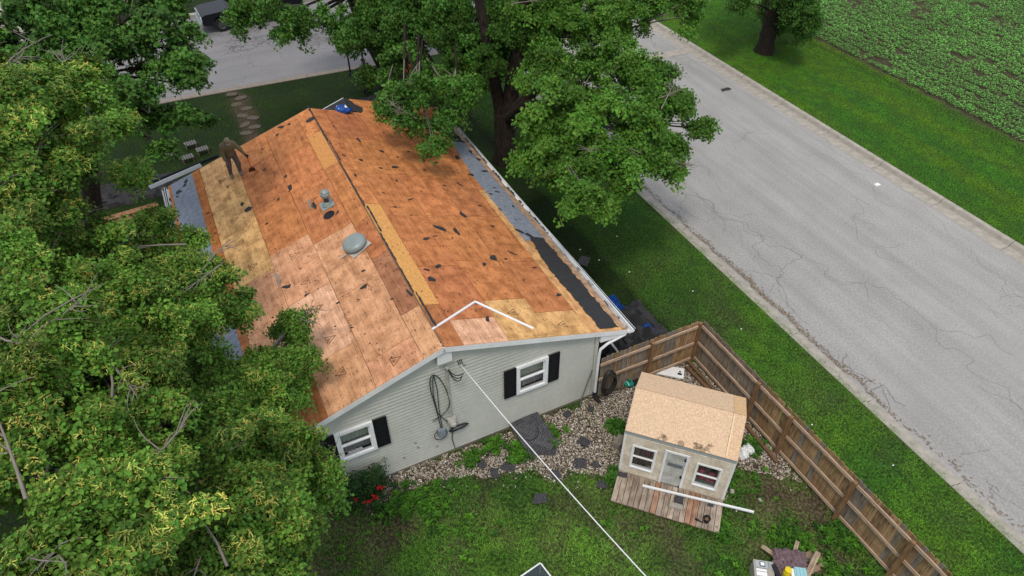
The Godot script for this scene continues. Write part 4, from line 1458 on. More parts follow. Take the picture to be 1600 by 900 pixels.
	for z in [0.1, 0.5, 0.90]:
		var j := MB.new()
		j.bx(Vector3(1.33, 0.045, z), Vector3(2.62, 0.085, 0.04))
		obj("joist", j, M.old_wood, dk)
	var tf := Transform3D(Basis(Vector3.UP, -0.791), at)
	# things on the deck
	var pole := MB.new()
	pole.bar(tf * Vector3(0.67, 0.165, 0.31), tf * Vector3(3.38, 0.19, 0.16), 0.052, 0.045)
	tag(obj("trim_length", pole, M.white_clean), "long straight white trim length lying across the playhouse deck", "trim")
	var items := [["shingle_piece", 1.60, 0.40, 0.26, 0.30, 0.02, M.shingle, "dark shingle piece lying on the deck below the door", "shingle"], ["shingle_piece", 2.36, 0.26, 0.15, 0.13, 0.02, M.shingle, "dark shingle piece by the deck's right end", "shingle"], ["shingle_piece", 0.12, 0.14, 0.26, 0.16, 0.02, M.shingle, "dark shingle piece on the deck's left back corner", "shingle"], ["paving_block", 1.56, 0.60, 0.32, 0.13, 0.06, M.concrete, "grey concrete paving block lying on the deck", "block"]]
	for it in items:
		var b := MB.new()
		if it[0] == "paving_block":
			b.bx(Vector3(0, it[5] / 2, 0), Vector3(it[3], it[5], it[4]))
			b.bx(Vector3(0, it[5] + 0.003, 0), Vector3(it[3] - 0.03, 0.006, it[4] - 0.03))
		else:
			b.prism(Transform3D(Basis(Vector3.RIGHT, -PI / 2), Vector3.ZERO), ragged([Vector2(-it[3] / 2, -it[4] / 2), Vector2(it[3] / 2, -it[4] / 2.6), Vector2(it[3] / 2.3, it[4] / 2), Vector2(-it[3] / 2.6, it[4] / 2.4)], 0.07, 0.018, int(it[1] * 100)), it[5])
		var o := obj(it[0], b, it[6])
		tag(o, it[7], it[8])
		o.transform = tf.translated_local(Vector3(it[1], 0.126, it[2]))
	var pot := thing("flower_pot", "small black plastic pot on the deck's front right corner", "pot", tf * Vector3(2.32, 0.124, 0.76))
	var pb := MB.new()
	pb.lathe(Transform3D(), [Vector2(0.0, 0.0), Vector2(0.06, 0.0), Vector2(0.082, 0.15), Vector2(0.09, 0.15), Vector2(0.09, 0.17), Vector2(0.075, 0.17), Vector2(0.07, 0.12), Vector2(0, 0.12)], 16)
	obj("pot_body", pb, M.black_matte, pot)
	var ps := MB.new()
	ps.blob(Vector3(0, 0.12, 0), Vector3(0.068, 0.02, 0.068), 8, 0.2, rng)
	obj("potting_soil", ps, M.old_wood, pot)
	var trow := MB.new()
	trow.bar(Vector3(0, 0.02, 0), Vector3(0.09, 0.02, 0.02), 0.05, 0.02)
	trow.bar(Vector3(0.09, 0.02, 0.02), Vector3(0.2, 0.025, 0.05), 0.02, 0.02)
	var tro := obj("trowel", trow, M.black_matte)
	tag(tro, "small black trowel lying beside the pot on the deck", "trowel")
	tro.transform = tf.translated_local(Vector3(2.06, 0.126, 0.78))

# ------------------------------------------------------------------ fences
func fences() -> void:
	rng.seed = 121
	var tones := []
	for k in 9:
		var t := rng.randf_range(0.75, 1.15)
		var c := Color(0.42 * t, 0.28 * t, 0.15 * t)
		if k >= 7:
			c = Color(0.27 * t, 0.235 * t, 0.19 * t)
		var m := std(lin(c.r, c.g, c.b), 0.9, M.board)
		m.uv1_scale = Vector3(0.6, 0.9, 1)
		m.uv1_offset = Vector3(rng.randf(), rng.randf(), 0)
		tones.append(m)
	var grey := []
	for k in 4:
		var t := rng.randf_range(0.8, 1.1)
		var m := std(lin(0.30 * t, 0.25 * t, 0.195 * t), 0.9, M.board)
		m.uv1_offset = Vector3(rng.randf(), rng.randf(), 0)
		grey.append(m)
	var rail_m := std(lin(0.62, 0.47, 0.35), 0.9, M.board)
	var pm := MB.new()   # one picket, ears cut at the top
	var pk := PackedVector2Array([Vector2(-0.068, 0.0), Vector2(0.068, 0.0), Vector2(0.068, 1.57), Vector2(0.048, 1.60), Vector2(-0.048, 1.60), Vector2(-0.068, 1.57)])
	pm.prism(Transform3D(), pk, 0.016)
	for i in pm.uv.size():
		pm.uv[i] = Vector2(pm.uv[i].x * 3.0, pm.uv[i].y * 0.6)
	var picket := pm.mesh()
	var runs := [
		["fence", "brown board fence running beside the road behind the playhouse", Vector3(7.72, 0, -0.02), Vector3(7.72, 0, 12.2), [0.0, 2.48, 3.70, 5.79, 7.42, 9.85, 12.2]],
		["fence", "short board fence between the house corner and the corner post", Vector3(4.42, 0, 0.02), Vector3(7.66, 0, 0.02), [0.0, 1.62, 3.24]]]
	for r in runs:
		var f := thing(r[0], r[1], "fence", r[2])
		var d: Vector3 = (r[3] - r[2]).normalized()
		var ln: float = (r[3] - r[2]).length()
		var face := d.cross(Vector3.UP) * (-1.0)   # towards the road
		if r == runs[1]:
			face = Vector3(0, 0, -1)
		else:
			face = Vector3(1, 0, 0)
		var bz := Basis(face.cross(Vector3.UP) * -1.0, Vector3.UP, face)
		var s := 0.07
		while s < ln:
			var p := put("picket", picket, grey[rng.randi() % 4] if (r == runs[0] and s < 2.5) or (r == runs[1] and s < 1.6 and rng.randf() < 0.6) else tones[rng.randi() % 9], f)
			p.transform = Transform3D(bz * Basis(Vector3.BACK, rng.randfn(0, 0.006)), d * s + face * (0.055 + rng.randf() * 0.004) + Vector3(0, 0.03 + rng.randfn(0, 0.012), 0))
			s += 0.1405
		var posts: Array = r[4]
		for k in posts.size():
			if r == runs[1] and k != 1:
				continue
			var b := MB.new()
			b.bx(Vector3(0, 0.78, 0), Vector3(0.095, 1.56, 0.095))
			var po := obj("post", b, std(lin(0.31, 0.185, 0.095), 0.9, M.board), f)
			po.position = d * posts[k] - face * 0.02
		for k in posts.size() - 1:
			for h in ([0.12, 0.78, 1.46] if r == runs[0] or k == 1 else [0.80, 1.42]):
				var b := MB.new()
				var a = d * (posts[k] + (0.05 if not (r == runs[1] and k == 0) else -0.05)) + Vector3(0, h + rng.randfn(0, 0.008), 0) + face * 0.018
				var e = d * (posts[k + 1] - 0.05) + Vector3(0, h + rng.randfn(0, 0.008), 0) + face * 0.018
				b.bar(a, e, 0.042, 0.085)
				for i in b.uv.size():
					b.uv[i] = Vector2(b.uv[i].x * 0.3, b.uv[i].y * 1.0)
				obj("rail", b, rail_m, f)

# ------------------------------------------------------------------ trees
func leaf_spray(kind: String, sd: int) -> ArrayMesh:   # a twig with its leaves, growing along z
	var g := RandomNumberGenerator.new()
	g.seed = sd
	var b := MB.new()
	var lin_ := kind.begins_with("linden")
	var n := 24 if lin_ else 12
	var ln := 0.20
	b.col = Color(2.2, 1.1, 2.0)
	b.bar(Vector3(0, -0.02, -0.14), Vector3(0, -0.015, 0.12), 0.006, 0.006)
	for k in n:
		var at := Vector3(g.randfn(0, 1), g.randfn(0, 0.55), g.randfn(0, 1)).limit_length(1.5) * (0.10 if lin_ else 0.125)
		var f := Basis(Vector3.UP, g.randf() * TAU) * Basis(Vector3.RIGHT, g.randf_range(-0.15, 0.85) if lin_ else g.randf_range(0.1, 1.2)) * Basis(Vector3.BACK, g.randfn(0, 0.45))
		var s := g.randf_range(0.018, 0.029) if lin_ else g.randf_range(0.034, 0.052)
		var o := at
		var sh := g.randf_range(0.75, 1.25)
		b.col = Color(sh * g.randf_range(0.9, 1.2), sh, sh * 0.9)
		var up := (f * Vector3(0, 1, 0)).normalized()
		var fold := 0.25
		var outline: Array
		if lin_:
			outline = [Vector2(0, 0), Vector2(0.75, -0.15), Vector2(1.0, 0.55), Vector2(0.6, 1.35), Vector2(0, 2.0)]
		else:
			outline = [Vector2(0, 0), Vector2(0.7, -0.2), Vector2(0.55, 0.35), Vector2(1.25, 0.75), Vector2(0.5, 0.95), Vector2(0.45, 1.35), Vector2(0, 2.1)]
		for sx in [-1.0, 1.0]:
			for i in range(1, outline.size() - 1):
				var p0: Vector3 = o
				var q1: Vector2 = outline[i]; var q2: Vector2 = outline[i + 1]
				var p1 := o + f * (Vector3(q1.x * sx, q1.x * fold, q1.y) * s)
				var p2 := o + f * (Vector3(q2.x * sx, q2.x * fold, q2.y) * s)
				var nn := (up + f * Vector3(-sx * fold, 0, 0)).normalized()
				if sx > 0:
					b.trin(p0, p2, p1, nn, nn, nn)
				else:
					b.trin(p0, p1, p2, nn, nn, nn)
	if kind == "linden_bloom":
		for k in 9:
			var t := g.randf_range(0.2, 1.1)
			var f := Basis(Vector3.UP, g.randf() * TAU) * Basis(Vector3.RIGHT, g.randf_range(-0.4, 0.7))
			var o := Vector3(g.randfn(0, 0.035), 0.045 + 0.02 * t, g.randfn(0, 0.035)) + (Vector3(0.07, 0, 0.05) if k % 2 else Vector3(-0.06, 0.01, -0.05))
			var w := f * Vector3(0.0062, 0, 0)
			var e := f * Vector3(0, 0.004, g.randf_range(0.04, 0.07))
			b.col = Color(4.4, 2.25, 3.6) * g.randf_range(0.75, 1.15)
			b.quad(o - w, o - w * 0.5 + e, o + w * 0.5 + e, o + w)
			for q in 3:
				b.col = Color(4.2, 1.7, 2.0) * g.randf_range(0.8, 1.2)
				var c := o + e * g.randf_range(0.5, 1.2) + Vector3(g.randf_range(-0.02, 0.02), g.randf_range(-0.03, 0.01), g.randf_range(-0.02, 0.02))
				b.quad(c + Vector3(-0.006, 0, -0.006), c + Vector3(0.006, 0.004, -0.006), c + Vector3(0.006, 0, 0.006), c + Vector3(-0.006, 0.004, 0.006))
	return b.dim(0.19).mesh()

func curve_pts(a: Vector3, b: Vector3, bow: Vector3, n: int) -> Array:
	var out := []
	for k in n + 1:
		var t := float(k) / n
		out.append(a.lerp(b, t) + bow * 4.0 * t * (1.0 - t) * (1.0 - 0.4 * t))
	return out

func tree(called: String, label: String, base: Vector3, stems: Array, lobes: Array, kind: String, tone: Color, dense: float, sd: int, bare_twigs := 0.0) -> void:
	rng.seed = sd
	var t := thing(called, label, "tree", base)
	var tb := MB.new()
	var attach := []
	for s in stems:
		var pts := []
		for p in s[0]:
			pts.append(p - base)
		tb.tube(pts, s[1], 12)
		for i in range(1, pts.size()):
			attach.append([pts[i], s[1][i]])
			attach.append([(pts[i] + pts[i - 1]) * 0.5, (s[1][i] + s[1][i - 1]) * 0.5])
	obj("trunk", tb, M.bark, t)
	var br := MB.new()
	var tw := MB.new()
	var xf := []; var cl := []; var xb := []; var cb := []
	for l in lobes:
		var c := Vector3(l[0], l[1], l[2]) - base
		var r: float = maxf(0.12, l[3] - (0.48 if kind == "linden" else 0.24))
		var best = attach[0]
		var bd := 1e9
		for a in attach:
			var dd: float = (a[0] as Vector3).distance_to(c) + (3.0 if a[0].y > c.y - 0.1 else 0.0) + maxf(0.0, 1.6 - a[0].y) * 3.0
			if dd < bd:
				bd = dd; best = a
		var dist: float = (best[0] as Vector3).distance_to(c)
		var r0: float = minf(best[1] * 0.5, 0.025 + 0.012 * dist) * (1.0 if dist < 6.0 else 0.55) * (0.6 if kind == "linden" else 1.0)
		var path := curve_pts(best[0], c - Vector3(0, r * 0.25, 0), Vector3(rng.randfn(0, 0.06), 0.06 + rng.randfn(0, 0.04), rng.randfn(0, 0.06)) * dist, 7)
		var rad := []
		for k in 8:
			rad.append(lerpf(r0, 0.022, k / 7.0))
		br.tube(path, rad, 7)
		var tip: Vector3 = path[-1]
		var nsub := int((17.0 * r * r + 4.0) * dense)
		var lobe_tone := rng.randf_range(0.85, 1.15)
		for k in nsub:
			var dir := Vector3(rng.randfn(0, 1), rng.randfn(0.25, 0.9), rng.randfn(0, 1)).normalized()
			if dir.y < -0.55:
				dir.y *= -0.5
			dir = dir.normalized()
			var p := c + dir * Vector3(r, r * 0.85, r) * pow(rng.randf_range(0.1, 1.0), 0.45)
			var rc := rng.randf_range(0.24, 0.42) * (1.0 if r > 0.4 else 0.8)
			tw.tube(curve_pts(path[5 + k % 3], p, Vector3(0, 0.08, 0), 3), [0.022, 0.016, 0.011, 0.005], 5, false)
			var ct := lobe_tone * rng.randf_range(0.65, 1.35)
			var nl := int((96.0 if kind == "linden" else 70.0) * rc * rc / 0.16 * (1.0 if kind == "linden" else 0.9))
			var bloom := clampf((p.y + base.y - 4.0) / 4.5, 0.05, 0.45) * rng.randf_range(0.2, 1.5)
			var shoots := []   # the leaves sit along shoots that fan out and bend down
			for f in (6 if kind == "linden" else 7):
				var sd_ := (dir * 0.55 + Vector3(rng.randfn(0, 0.7), rng.randfn(0.05, 0.35), rng.randfn(0, 0.7))).normalized()
				var hang := rng.randf_range(0.1, 0.35) if kind == "linden" else rng.randf_range(0.2, 0.9)
				shoots.append([sd_ * rc * rng.randf_range(0.7, 1.75), hang])
			for q in nl:
				var sh_ = shoots[q % shoots.size()]
				var tt := sqrt(rng.randf_range(0.02, 1.0))
				var u: Vector3 = sh_[0] / rc * tt
				var o: Vector3 = p + sh_[0] * tt - Vector3(0, (sh_[0] as Vector3).length() * tt * tt * sh_[1], 0) + Vector3(rng.randfn(0, 0.055), rng.randfn(0, 0.04), rng.randfn(0, 0.055))
				var lean_ := (u + dir * 0.6) * 0.45
				var bs := Basis.from_euler(Vector3(clampf(lean_.z, -0.7, 0.7) + rng.randfn(0, 0.2), 0, clampf(-lean_.x, -0.7, 0.7) + rng.randfn(0, 0.2))) * Basis(Vector3.UP, rng.randf() * TAU)
				var s := rng.randf_range(0.62, 1.3)
				var k2 := ct * rng.randf_range(0.8, 1.2)
				var col := Color(tone.r * k2 * rng.randf_range(0.85, 1.2), tone.g * k2, tone.b * k2, 1)
				if kind == "linden" and rng.randf() < bloom:
					xb.append(Transform3D(bs.scaled(Vector3.ONE * s), o)); cb.append(col)
				else:
					xf.append(Transform3D(bs.scaled(Vector3.ONE * s), o)); cl.append(col)
		if rng.randf() < bare_twigs:   # bare grey twigs that stand out of the leaves
			for f in 2:
				var a0 := tip + Vector3(rng.randfn(0, r * 0.35), r * 0.8 + 0.12, rng.randfn(0, r * 0.35))
				var d0 := Vector3(rng.randfn(0, 1), rng.randf_range(0.15, 0.5), rng.randfn(0, 1)).normalized()
				var q0 := a0 + d0 * rng.randf_range(0.7, 1.3) * (0.6 + r * 0.4)
				tw.tube(curve_pts(a0 - d0 * 0.3, q0, Vector3(rng.randfn(0, 0.08), 0.06, rng.randfn(0, 0.08)), 4), [0.021, 0.017, 0.013, 0.009, 0.005], 5)
				for j in 8:
					var s0 := a0.lerp(q0, rng.randf_range(0.25, 0.95))
					var d1 := (d0 + Vector3(rng.randfn(0, 0.8), rng.randfn(0, 0.3), rng.randfn(0, 0.8))).normalized()
					var s1 := s0 + d1 * rng.randf_range(0.2, 0.5)
					tw.tube(curve_pts(s0, s1, Vector3(rng.randfn(0, 0.03), 0.02, rng.randfn(0, 0.03)), 3), [0.010, 0.008, 0.005, 0.003], 4, false)
	stuff(obj("branches", br, M.bark if kind != "linden" else M.limb, t))
	stuff(obj("twigs", tw, M.twig, t))
	stuff(scatter("crown", leaf_spray(kind, sd), M.leaf, xf, cl, t, 1.0 / 0.19))
	if xb.size():
		stuff(scatter("crown", leaf_spray("linden_bloom", sd + 1), M.leaf, xb, cb, t, 1.0 / 0.19), "pale yellow blossom in the crown")

const LINDEN_BIG := [[-6.2, 9.0, 2.2, 1.20], [-5.4, 8.6, 3.0, 0.96], [-4.7, 7.5, 3.2, 0.90], [-6.1, 9.1, 4.2, 1.04], [-5.3, 8.4, 4.7, 1.04], [-4.3, 7.2, 4.4, 0.96], [-3.9, 5.2, 3.7, 0.68], [-4.9, 7.4, 5.1, 0.91], [-6.4, 9.3, 3.5, 1.00], [-3.7, 5.4, 2.5, 0.83], [-5.9, 8.7, 5.4, 0.98], [-5.4, 7.7, 0.4, 1.19], [-6.2, 8.3, 0.2, 1.07], [-4.1, 6.9, -1.1, 0.73], [-5.1, 7.0, -1.6, 1.23], [-6.2, 7.7, -1.9, 1.09], [-6.7, 8.8, -0.1, 1.07], [-4.6, 6.6, -0.1, 0.89], [-4.1, 4.9, 0.1, 1.03], [-3.2, 4.2, -1.1, 0.59], [-2.8, 4.3, -2.1, 0.31], [-4.2, 5.4, 1.8, 0.98], [-3.4, 4.0, -0.4, 0.73], [-5.0, 6.8, -3.4, 0.68], [-4.4, 6.4, -3.2, 0.68], [-3.4, 4.8, 2.5, 0.55], [-4.4, 5.5, 4.2, 0.77]]
const LINDEN_BACK := [[-5.9, 9.9, -3.1, 1.09], [-5.2, 9.6, -3.1, 0.89], [-5.0, 8.2, -3.6, 0.66], [-6.1, 9.2, -2.2, 1.06], [-6.5, 9.7, -2.4, 1.19], [-5.2, 9.8, -4.3, 0.55], [-6.1, 8.7, -1.9, 0.60], [-6.7, 9.1, -1.4, 0.89], [-6.2, 10.2, -3.8, 0.85]]
const MAPLE_LEFT := [[-3.7, 8.7, -8.8, 1.22], [-5.4, 8.3, -8.6, 1.40], [-3.4, 8.1, -8.6, 0.75], [-6.5, 8.7, -10.2, 1.50], [-4.5, 7.7, -7.3, 0.89], [-3.9, 7.0, -7.6, 0.69], [-5.5, 8.9, -10.4, 1.50], [-3.4, 7.8, -7.9, 0.46], [-7.1, 8.5, -8.9, 1.15], [-6.0, 8.8, -12.4, 1.75], [-4.3, 9.0, -10.5, 1.30], [-5.4, 7.6, -7.2, 0.71], [-4.3, 6.7, -6.8, 0.44]]
const MAPLE_FAR := [[3.9, 4.2, -9.3, 0.72], [4.8, 4.5, -10.4, 0.88], [-0.9, 5.8, -18.3, 0.87], [0.1, 5.8, -17.1, 0.85], [4.0, 4.9, -15.5, 1.39], [6.1, 5.2, -16.0, 1.57], [2.8, 5.2, -15.3, 0.77], [7.2, 4.5, -13.6, 1.76], [3.9, 4.5, -13.0, 1.18], [9.2, 5.4, -13.6, 1.65], [5.8, 4.5, -14.7, 1.85], [8.4, 4.7, -13.7, 1.98], [5.4, 4.7, -17.2, 1.55], [3.5, 5.3, -16.8, 1.23], [1.4, 5.4, -17.3, 0.88], [0.2, 5.1, -16.9, 0.48], [2.6, 5.1, -16.4, 0.59], [4.2, 4.6, -10.6, 0.91], [2.4, 4.9, -8.7, 0.41], [2.9, 4.4, -8.0, 0.25], [2.8, 5.3, -9.7, 0.86], [2.1, 4.9, -10.3, 0.48], [7.7, 3.3, -14.5, 1.37], [7.5, 5.2, -15.5, 1.92], [4.4, 4.2, -16.1, 0.82], [2.3, 4.7, -16.3, 0.48], [2.2, 5.1, -8.6, 0.33], [2.7, 3.8, -14.7, 0.31]]
const MAPLE_NEAR := [[7.3, 5.6, -6.9, 1.24], [7.5, 5.4, -5.2, 1.29], [6.3, 4.5, -5.5, 1.19], [7.0, 4.5, -4.2, 1.06], [9.0, 5.1, -5.4, 1.04], [10.5, 5.2, -5.7, 0.65], [11.0, 4.6, -4.8, 0.54], [9.4, 4.4, -4.6, 0.58], [5.4, 4.4, -3.5, 0.77], [6.0, 4.2, -3.0, 0.55], [6.2, 4.8, -7.0, 0.93], [8.3, 4.5, -4.0, 0.69], [10.0, 5.6, -7.0, 0.88], [9.0, 5.7, -7.8, 1.21], [7.6, 5.4, -9.2, 1.13], [9.3, 4.0, -4.0, 0.29], [5.6, 3.9, -5.4, 0.59], [5.9, 3.7, -7.2, 0.63], [10.2, 5.4, -12.0, 1.80], [12.4, 5.4, -11.9, 1.60], [15.2, 5.0, -12.3, 1.14], [9.2, 5.8, -12.8, 1.54]]


func trees() -> void:
	var V := func(x, y, z): return Vector3(x, y, z)
	var lt := Color(0.088, 0.205, 0.028)
	var big := LINDEN_BIG.duplicate()
	big.append_array([[-3.5, 4.4, -1.1, 0.93], [-2.9, 4.1, -2.0, 0.69], [-3.3, 3.5, -1.1, 0.80], [-4.1, 4.4, 0.2, 0.92], [-3.8, 4.5, 1.3, 0.67], [-3.4, 4.6, 2.7, 0.57], [-4.2, 6.0, -1.6, 0.93], [-4.5, 5.3, 0.0, 0.96], [-7.9, 8.0, 1.2, 1.2], [-7.6, 8.9, 3.6, 1.2], [-8.2, 7.0, -1.5, 1.2], [-7.2, 7.6, 5.6, 1.1], [-6.8, 5.5, 0.5, 1.2], [-6.2, 5.0, 3.0, 1.2], [-5.4, 4.4, 5.0, 0.9], [-5.6, 4.6, 1.2, 1.1]])
	tree("linden_tree", "large linden in yellow blossom filling the near left, its boughs over the roof", Vector3(-7.0, 0, 1.6),
		[[[Vector3(-7.0, -0.1, 1.6), Vector3(-7.0, 0.5, 1.6), Vector3(-6.95, 2.0, 1.6), Vector3(-6.9, 4.0, 1.7), Vector3(-6.6, 6.5, 2.2)], [0.42, 0.30, 0.26, 0.20, 0.08]], [[Vector3(-6.95, 1.9, 1.6), Vector3(-6.3, 3.6, 0.8), Vector3(-5.4, 5.4, -0.4)], [0.19, 0.14, 0.07]], [[Vector3(-6.9, 2.2, 1.6), Vector3(-6.0, 4.0, 3.2), Vector3(-5.4, 6.0, 4.0)], [0.17, 0.13, 0.07]]], big, "linden", lt, 1.0, 501, 0.6)
	tree("linden_tree", "second linden in yellow blossom at the upper left, behind the nearest one", Vector3(-8.6, 0, -5.0),
		[[[Vector3(-8.6, -0.1, -5.0), Vector3(-8.6, 0.5, -5.0), Vector3(-8.5, 2.5, -4.9), Vector3(-8.0, 5.0, -4.6), Vector3(-7.2, 7.6, -3.8)], [0.36, 0.26, 0.22, 0.17, 0.07]]], LINDEN_BACK + [[-7.9, 8.6, -3.2, 1.2], [-8.8, 8.4, -5.2, 1.3], [-7.9, 7.4, -5.8, 1.0]], "linden", lt * 1.1, 1.05, 502, 0.6)
	var mt := Color(0.062, 0.175, 0.028)
	tree("maple_tree", "dark green maple at the top left with its boughs before the street", Vector3(-7.6, 0, -11.6),
		[[[Vector3(-7.6, -0.1, -11.6), Vector3(-7.6, 0.6, -11.6), Vector3(-7.4, 2.6, -11.3), Vector3(-6.6, 5.2, -10.6), Vector3(-5.6, 7.6, -9.8)], [0.5, 0.34, 0.28, 0.2, 0.08]]], MAPLE_LEFT + [[-8.0, 8.0, -11.0, 1.6], [-8.6, 7.2, -9.6, 1.2]], "maple", mt, 0.55, 503, 0.0)
	var far_up := [[4.0, 9.4, -21.0, 2.2], [7.4, 9.0, -20.0, 2.2], [5.8, 11.5, -22.5, 2.4], [3.2, 8.2, -18.0, 1.8], [8.4, 9.6, -23.0, 2.0], [2.2, 8.6, -22.5, 1.8]]
	tree("maple_tree", "big silver maple with a thick forked trunk behind the far end of the house", Vector3(5.5, 0, -21.2),
		[[[Vector3(5.5, -0.15, -21.2), Vector3(5.5, 0.3, -21.2), Vector3(5.5, 1.3, -21.2), Vector3(5.5, 1.6, -21.2)], [0.80, 0.62, 0.58, 0.50]],
		[[Vector3(5.2, 1.1, -21.2), Vector3(4.7, 2.4, -21.3), Vector3(4.1, 4.6, -21.3), Vector3(3.4, 7.5, -21.0)], [0.36, 0.30, 0.24, 0.14]],
		[[Vector3(5.5, 1.2, -21.3), Vector3(5.45, 3.0, -21.6), Vector3(5.3, 6.0, -21.9), Vector3(5.4, 10.0, -22.2)], [0.40, 0.36, 0.29, 0.12]],
		[[Vector3(5.8, 1.1, -21.1), Vector3(6.2, 2.8, -20.7), Vector3(6.7, 5.5, -20.0), Vector3(7.4, 8.5, -19.4)], [0.38, 0.31, 0.25, 0.12]]], MAPLE_FAR + far_up, "maple", mt, 0.75, 504, 0.1)
	var near_up := [[8.2, 10.2, -13.4, 2.0], [6.2, 10.6, -14.6, 1.8], [9.8, 10.4, -12.8, 1.8], [8.0, 12.0, -15.0, 2.0]]
	tree("maple_tree", "silver maple between the house and the road, bright green boughs over the kerb", Vector3(7.5, 0, -12.6),
		[[[Vector3(7.5, -0.15, -12.6), Vector3(7.5, 0.3, -12.6), Vector3(7.5, 2.2, -12.6)], [0.62, 0.46, 0.42]],
		[[Vector3(7.4, 1.9, -12.6), Vector3(7.2, 3.6, -12.9), Vector3(6.9, 6.0, -13.2), Vector3(6.4, 9.4, -13.8)], [0.27, 0.22, 0.18, 0.08]],
		[[Vector3(7.6, 1.9, -12.6), Vector3(7.9, 3.8, -12.5), Vector3(8.3, 6.0, -12.6), Vector3(8.6, 10.0, -13.0)], [0.34, 0.30, 0.26, 0.12]],
		[[Vector3(7.6, 2.1, -12.5), Vector3(8.3, 3.6, -11.4), Vector3(9.1, 5.0, -9.9), Vector3(9.4, 5.6, -8.2)], [0.26, 0.20, 0.15, 0.08]],
		[[Vector3(7.55, 2.0, -12.4), Vector3(7.5, 3.4, -10.8), Vector3(7.2, 4.6, -8.4), Vector3(7.1, 5.0, -6.6)], [0.24, 0.18, 0.13, 0.07]]], MAPLE_NEAR + near_up, "maple", Color(0.082, 0.225, 0.028), 0.9, 505, 0.3)
	tree("roadside_tree", "dark trunked tree with low leafy shoots on the far verge beside the field", Vector3(24.77, 0, -16.5),
		[[[Vector3(24.77, -0.2, -16.5), Vector3(24.77, 0.3, -16.5), Vector3(24.75, 2.0, -16.5), Vector3(24.8, 4.5, -16.6), Vector3(24.7, 8.0, -16.7)], [0.62, 0.44, 0.40, 0.36, 0.2]]], [[26.0, 2.6, -17.4, 1.1], [26.6, 3.6, -18.0, 1.3], [25.9, 4.4, -17.6, 1.2], [27.1, 4.6, -18.6, 1.2], [24.0, 6.4, -15.4, 1.6], [26.2, 6.8, -15.6, 1.7], [24.8, 7.6, -17.6, 2.0], [22.8, 6.8, -17.0, 1.6], [25.6, 9.2, -16.4, 2.0], [25.0, 3.8, -16.0, 0.5], [22.6, 5.2, -16.6, 0.8], [26.2, 1.6, -17.0, 0.7], [24.9, 2.0, -15.2, 1.16], [25.0, 2.9, -14.7, 1.22], [24.8, 2.8, -15.7, 0.86], [22.0, 3.0, -16.3, 0.70], [26.2, 1.0, -17.2, 1.2], [26.9, 1.6, -17.7, 1.3], [25.7, 1.9, -17.1, 1.1], [27.3, 2.2, -18.2, 1.2]], "maple", mt * 0.9, 0.8, 506, 0.0)

func shrubs() -> void:
	rng.seed = 131
	var r := thing("rose_bush", "green rose bush with red flowers against the gable wall", "bush", Vector3(-2.45, 0, 0.22))
	var st := MB.new()
	var xf := []; var cl := []
	for k in 24:
		var a := rng.randf() * TAU
		var tip := Vector3(cos(a) * rng.randf_range(0.15, 0.62), rng.randf_range(0.45, 1.25), sin(a) * rng.randf_range(0.05, 0.32) + 0.08)
		st.tube(curve_pts(Vector3(cos(a) * 0.08, 0, sin(a) * 0.05), tip, Vector3(0, 0.06, 0), 3), [0.012, 0.009, 0.006, 0.004], 5, false)
		for q in 26:
			var t := rng.randf_range(0.3, 1.05)
			var p := tip * t + Vector3(rng.randfn(0, 0.09), rng.randfn(0, 0.07), rng.randfn(0, 0.08))
			var k2 := rng.randf_range(0.6, 1.3)
			xf.append(Transform3D(Basis.from_euler(Vector3(rng.randfn(0, 0.5), rng.randf() * TAU, rng.randfn(0, 0.4))).scaled(Vector3.ONE * 0.62), p))
			cl.append(Color(0.030 * k2, 0.085 * k2, 0.022 * k2))
	obj("stems", st, M.twig, r)
	stuff(scatter("foliage", leaf_spray("linden", 9), M.leaf, xf, cl, r, 1.0 / 0.19))
	var red := std(lin(0.50, 0.015, 0.015), 0.6)
	for p in [[0.28, 0.78, 0.34], [0.12, 0.62, 0.42], [0.20, 0.58, 0.44], [-0.12, 0.50, 0.40], [-0.02, 0.56, 0.46], [0.35, 0.66, 0.30], [-0.3, 0.6, 0.3]]:
		var b := MB.new()
		for q in 5:
			b.blob(Vector3(rng.randfn(0, 0.03), rng.randfn(0, 0.02), rng.randfn(0, 0.03)), Vector3(0.028, 0.022, 0.028), 8, 0.25, rng)
		var o := obj("flower", b, red, r)
		o.position = Vector3(p[0], p[1], p[2])
	for d in [[4.28, 1.22, 0.36, "green strap-leaved daylily clump between the gravel and the playhouse's left wall"], [6.92, 3.05, 0.34, "green strap-leaved clump beside the white sheet behind the playhouse"], [3.5, 2.28, 0.22, "small leafy clump at the playhouse's front left corner"]]:
		var b := MB.new()
		for k in 70:
			var a := rng.randf() * TAU
			var l: float = d[2] * rng.randf_range(0.6, 1.15)
			var o := Vector3(cos(a), 0, sin(a))
			var s := o.cross(Vector3.UP) * 0.011
			var t := rng.randf_range(0.6, 1.3)
			b.col = Color(0.055 * t, 0.155 * t, 0.022)
			var p0 := o * 0.03
			var p1 := o * l * 0.45 + Vector3.UP * l * rng.randf_range(0.6, 0.95)
			var p2 := o * l + Vector3.UP * l * rng.randf_range(0.15, 0.7)
			b.quad(p0 - s, p0 + s, p1 + s, p1 - s)
			b.tri(p1 - s, p1 + s, p2)
		var h := obj("daylily", b, leafy(0.3))
		tag(h, d[3], "plant")
		h.position = Vector3(d[0], 0.0, d[1])

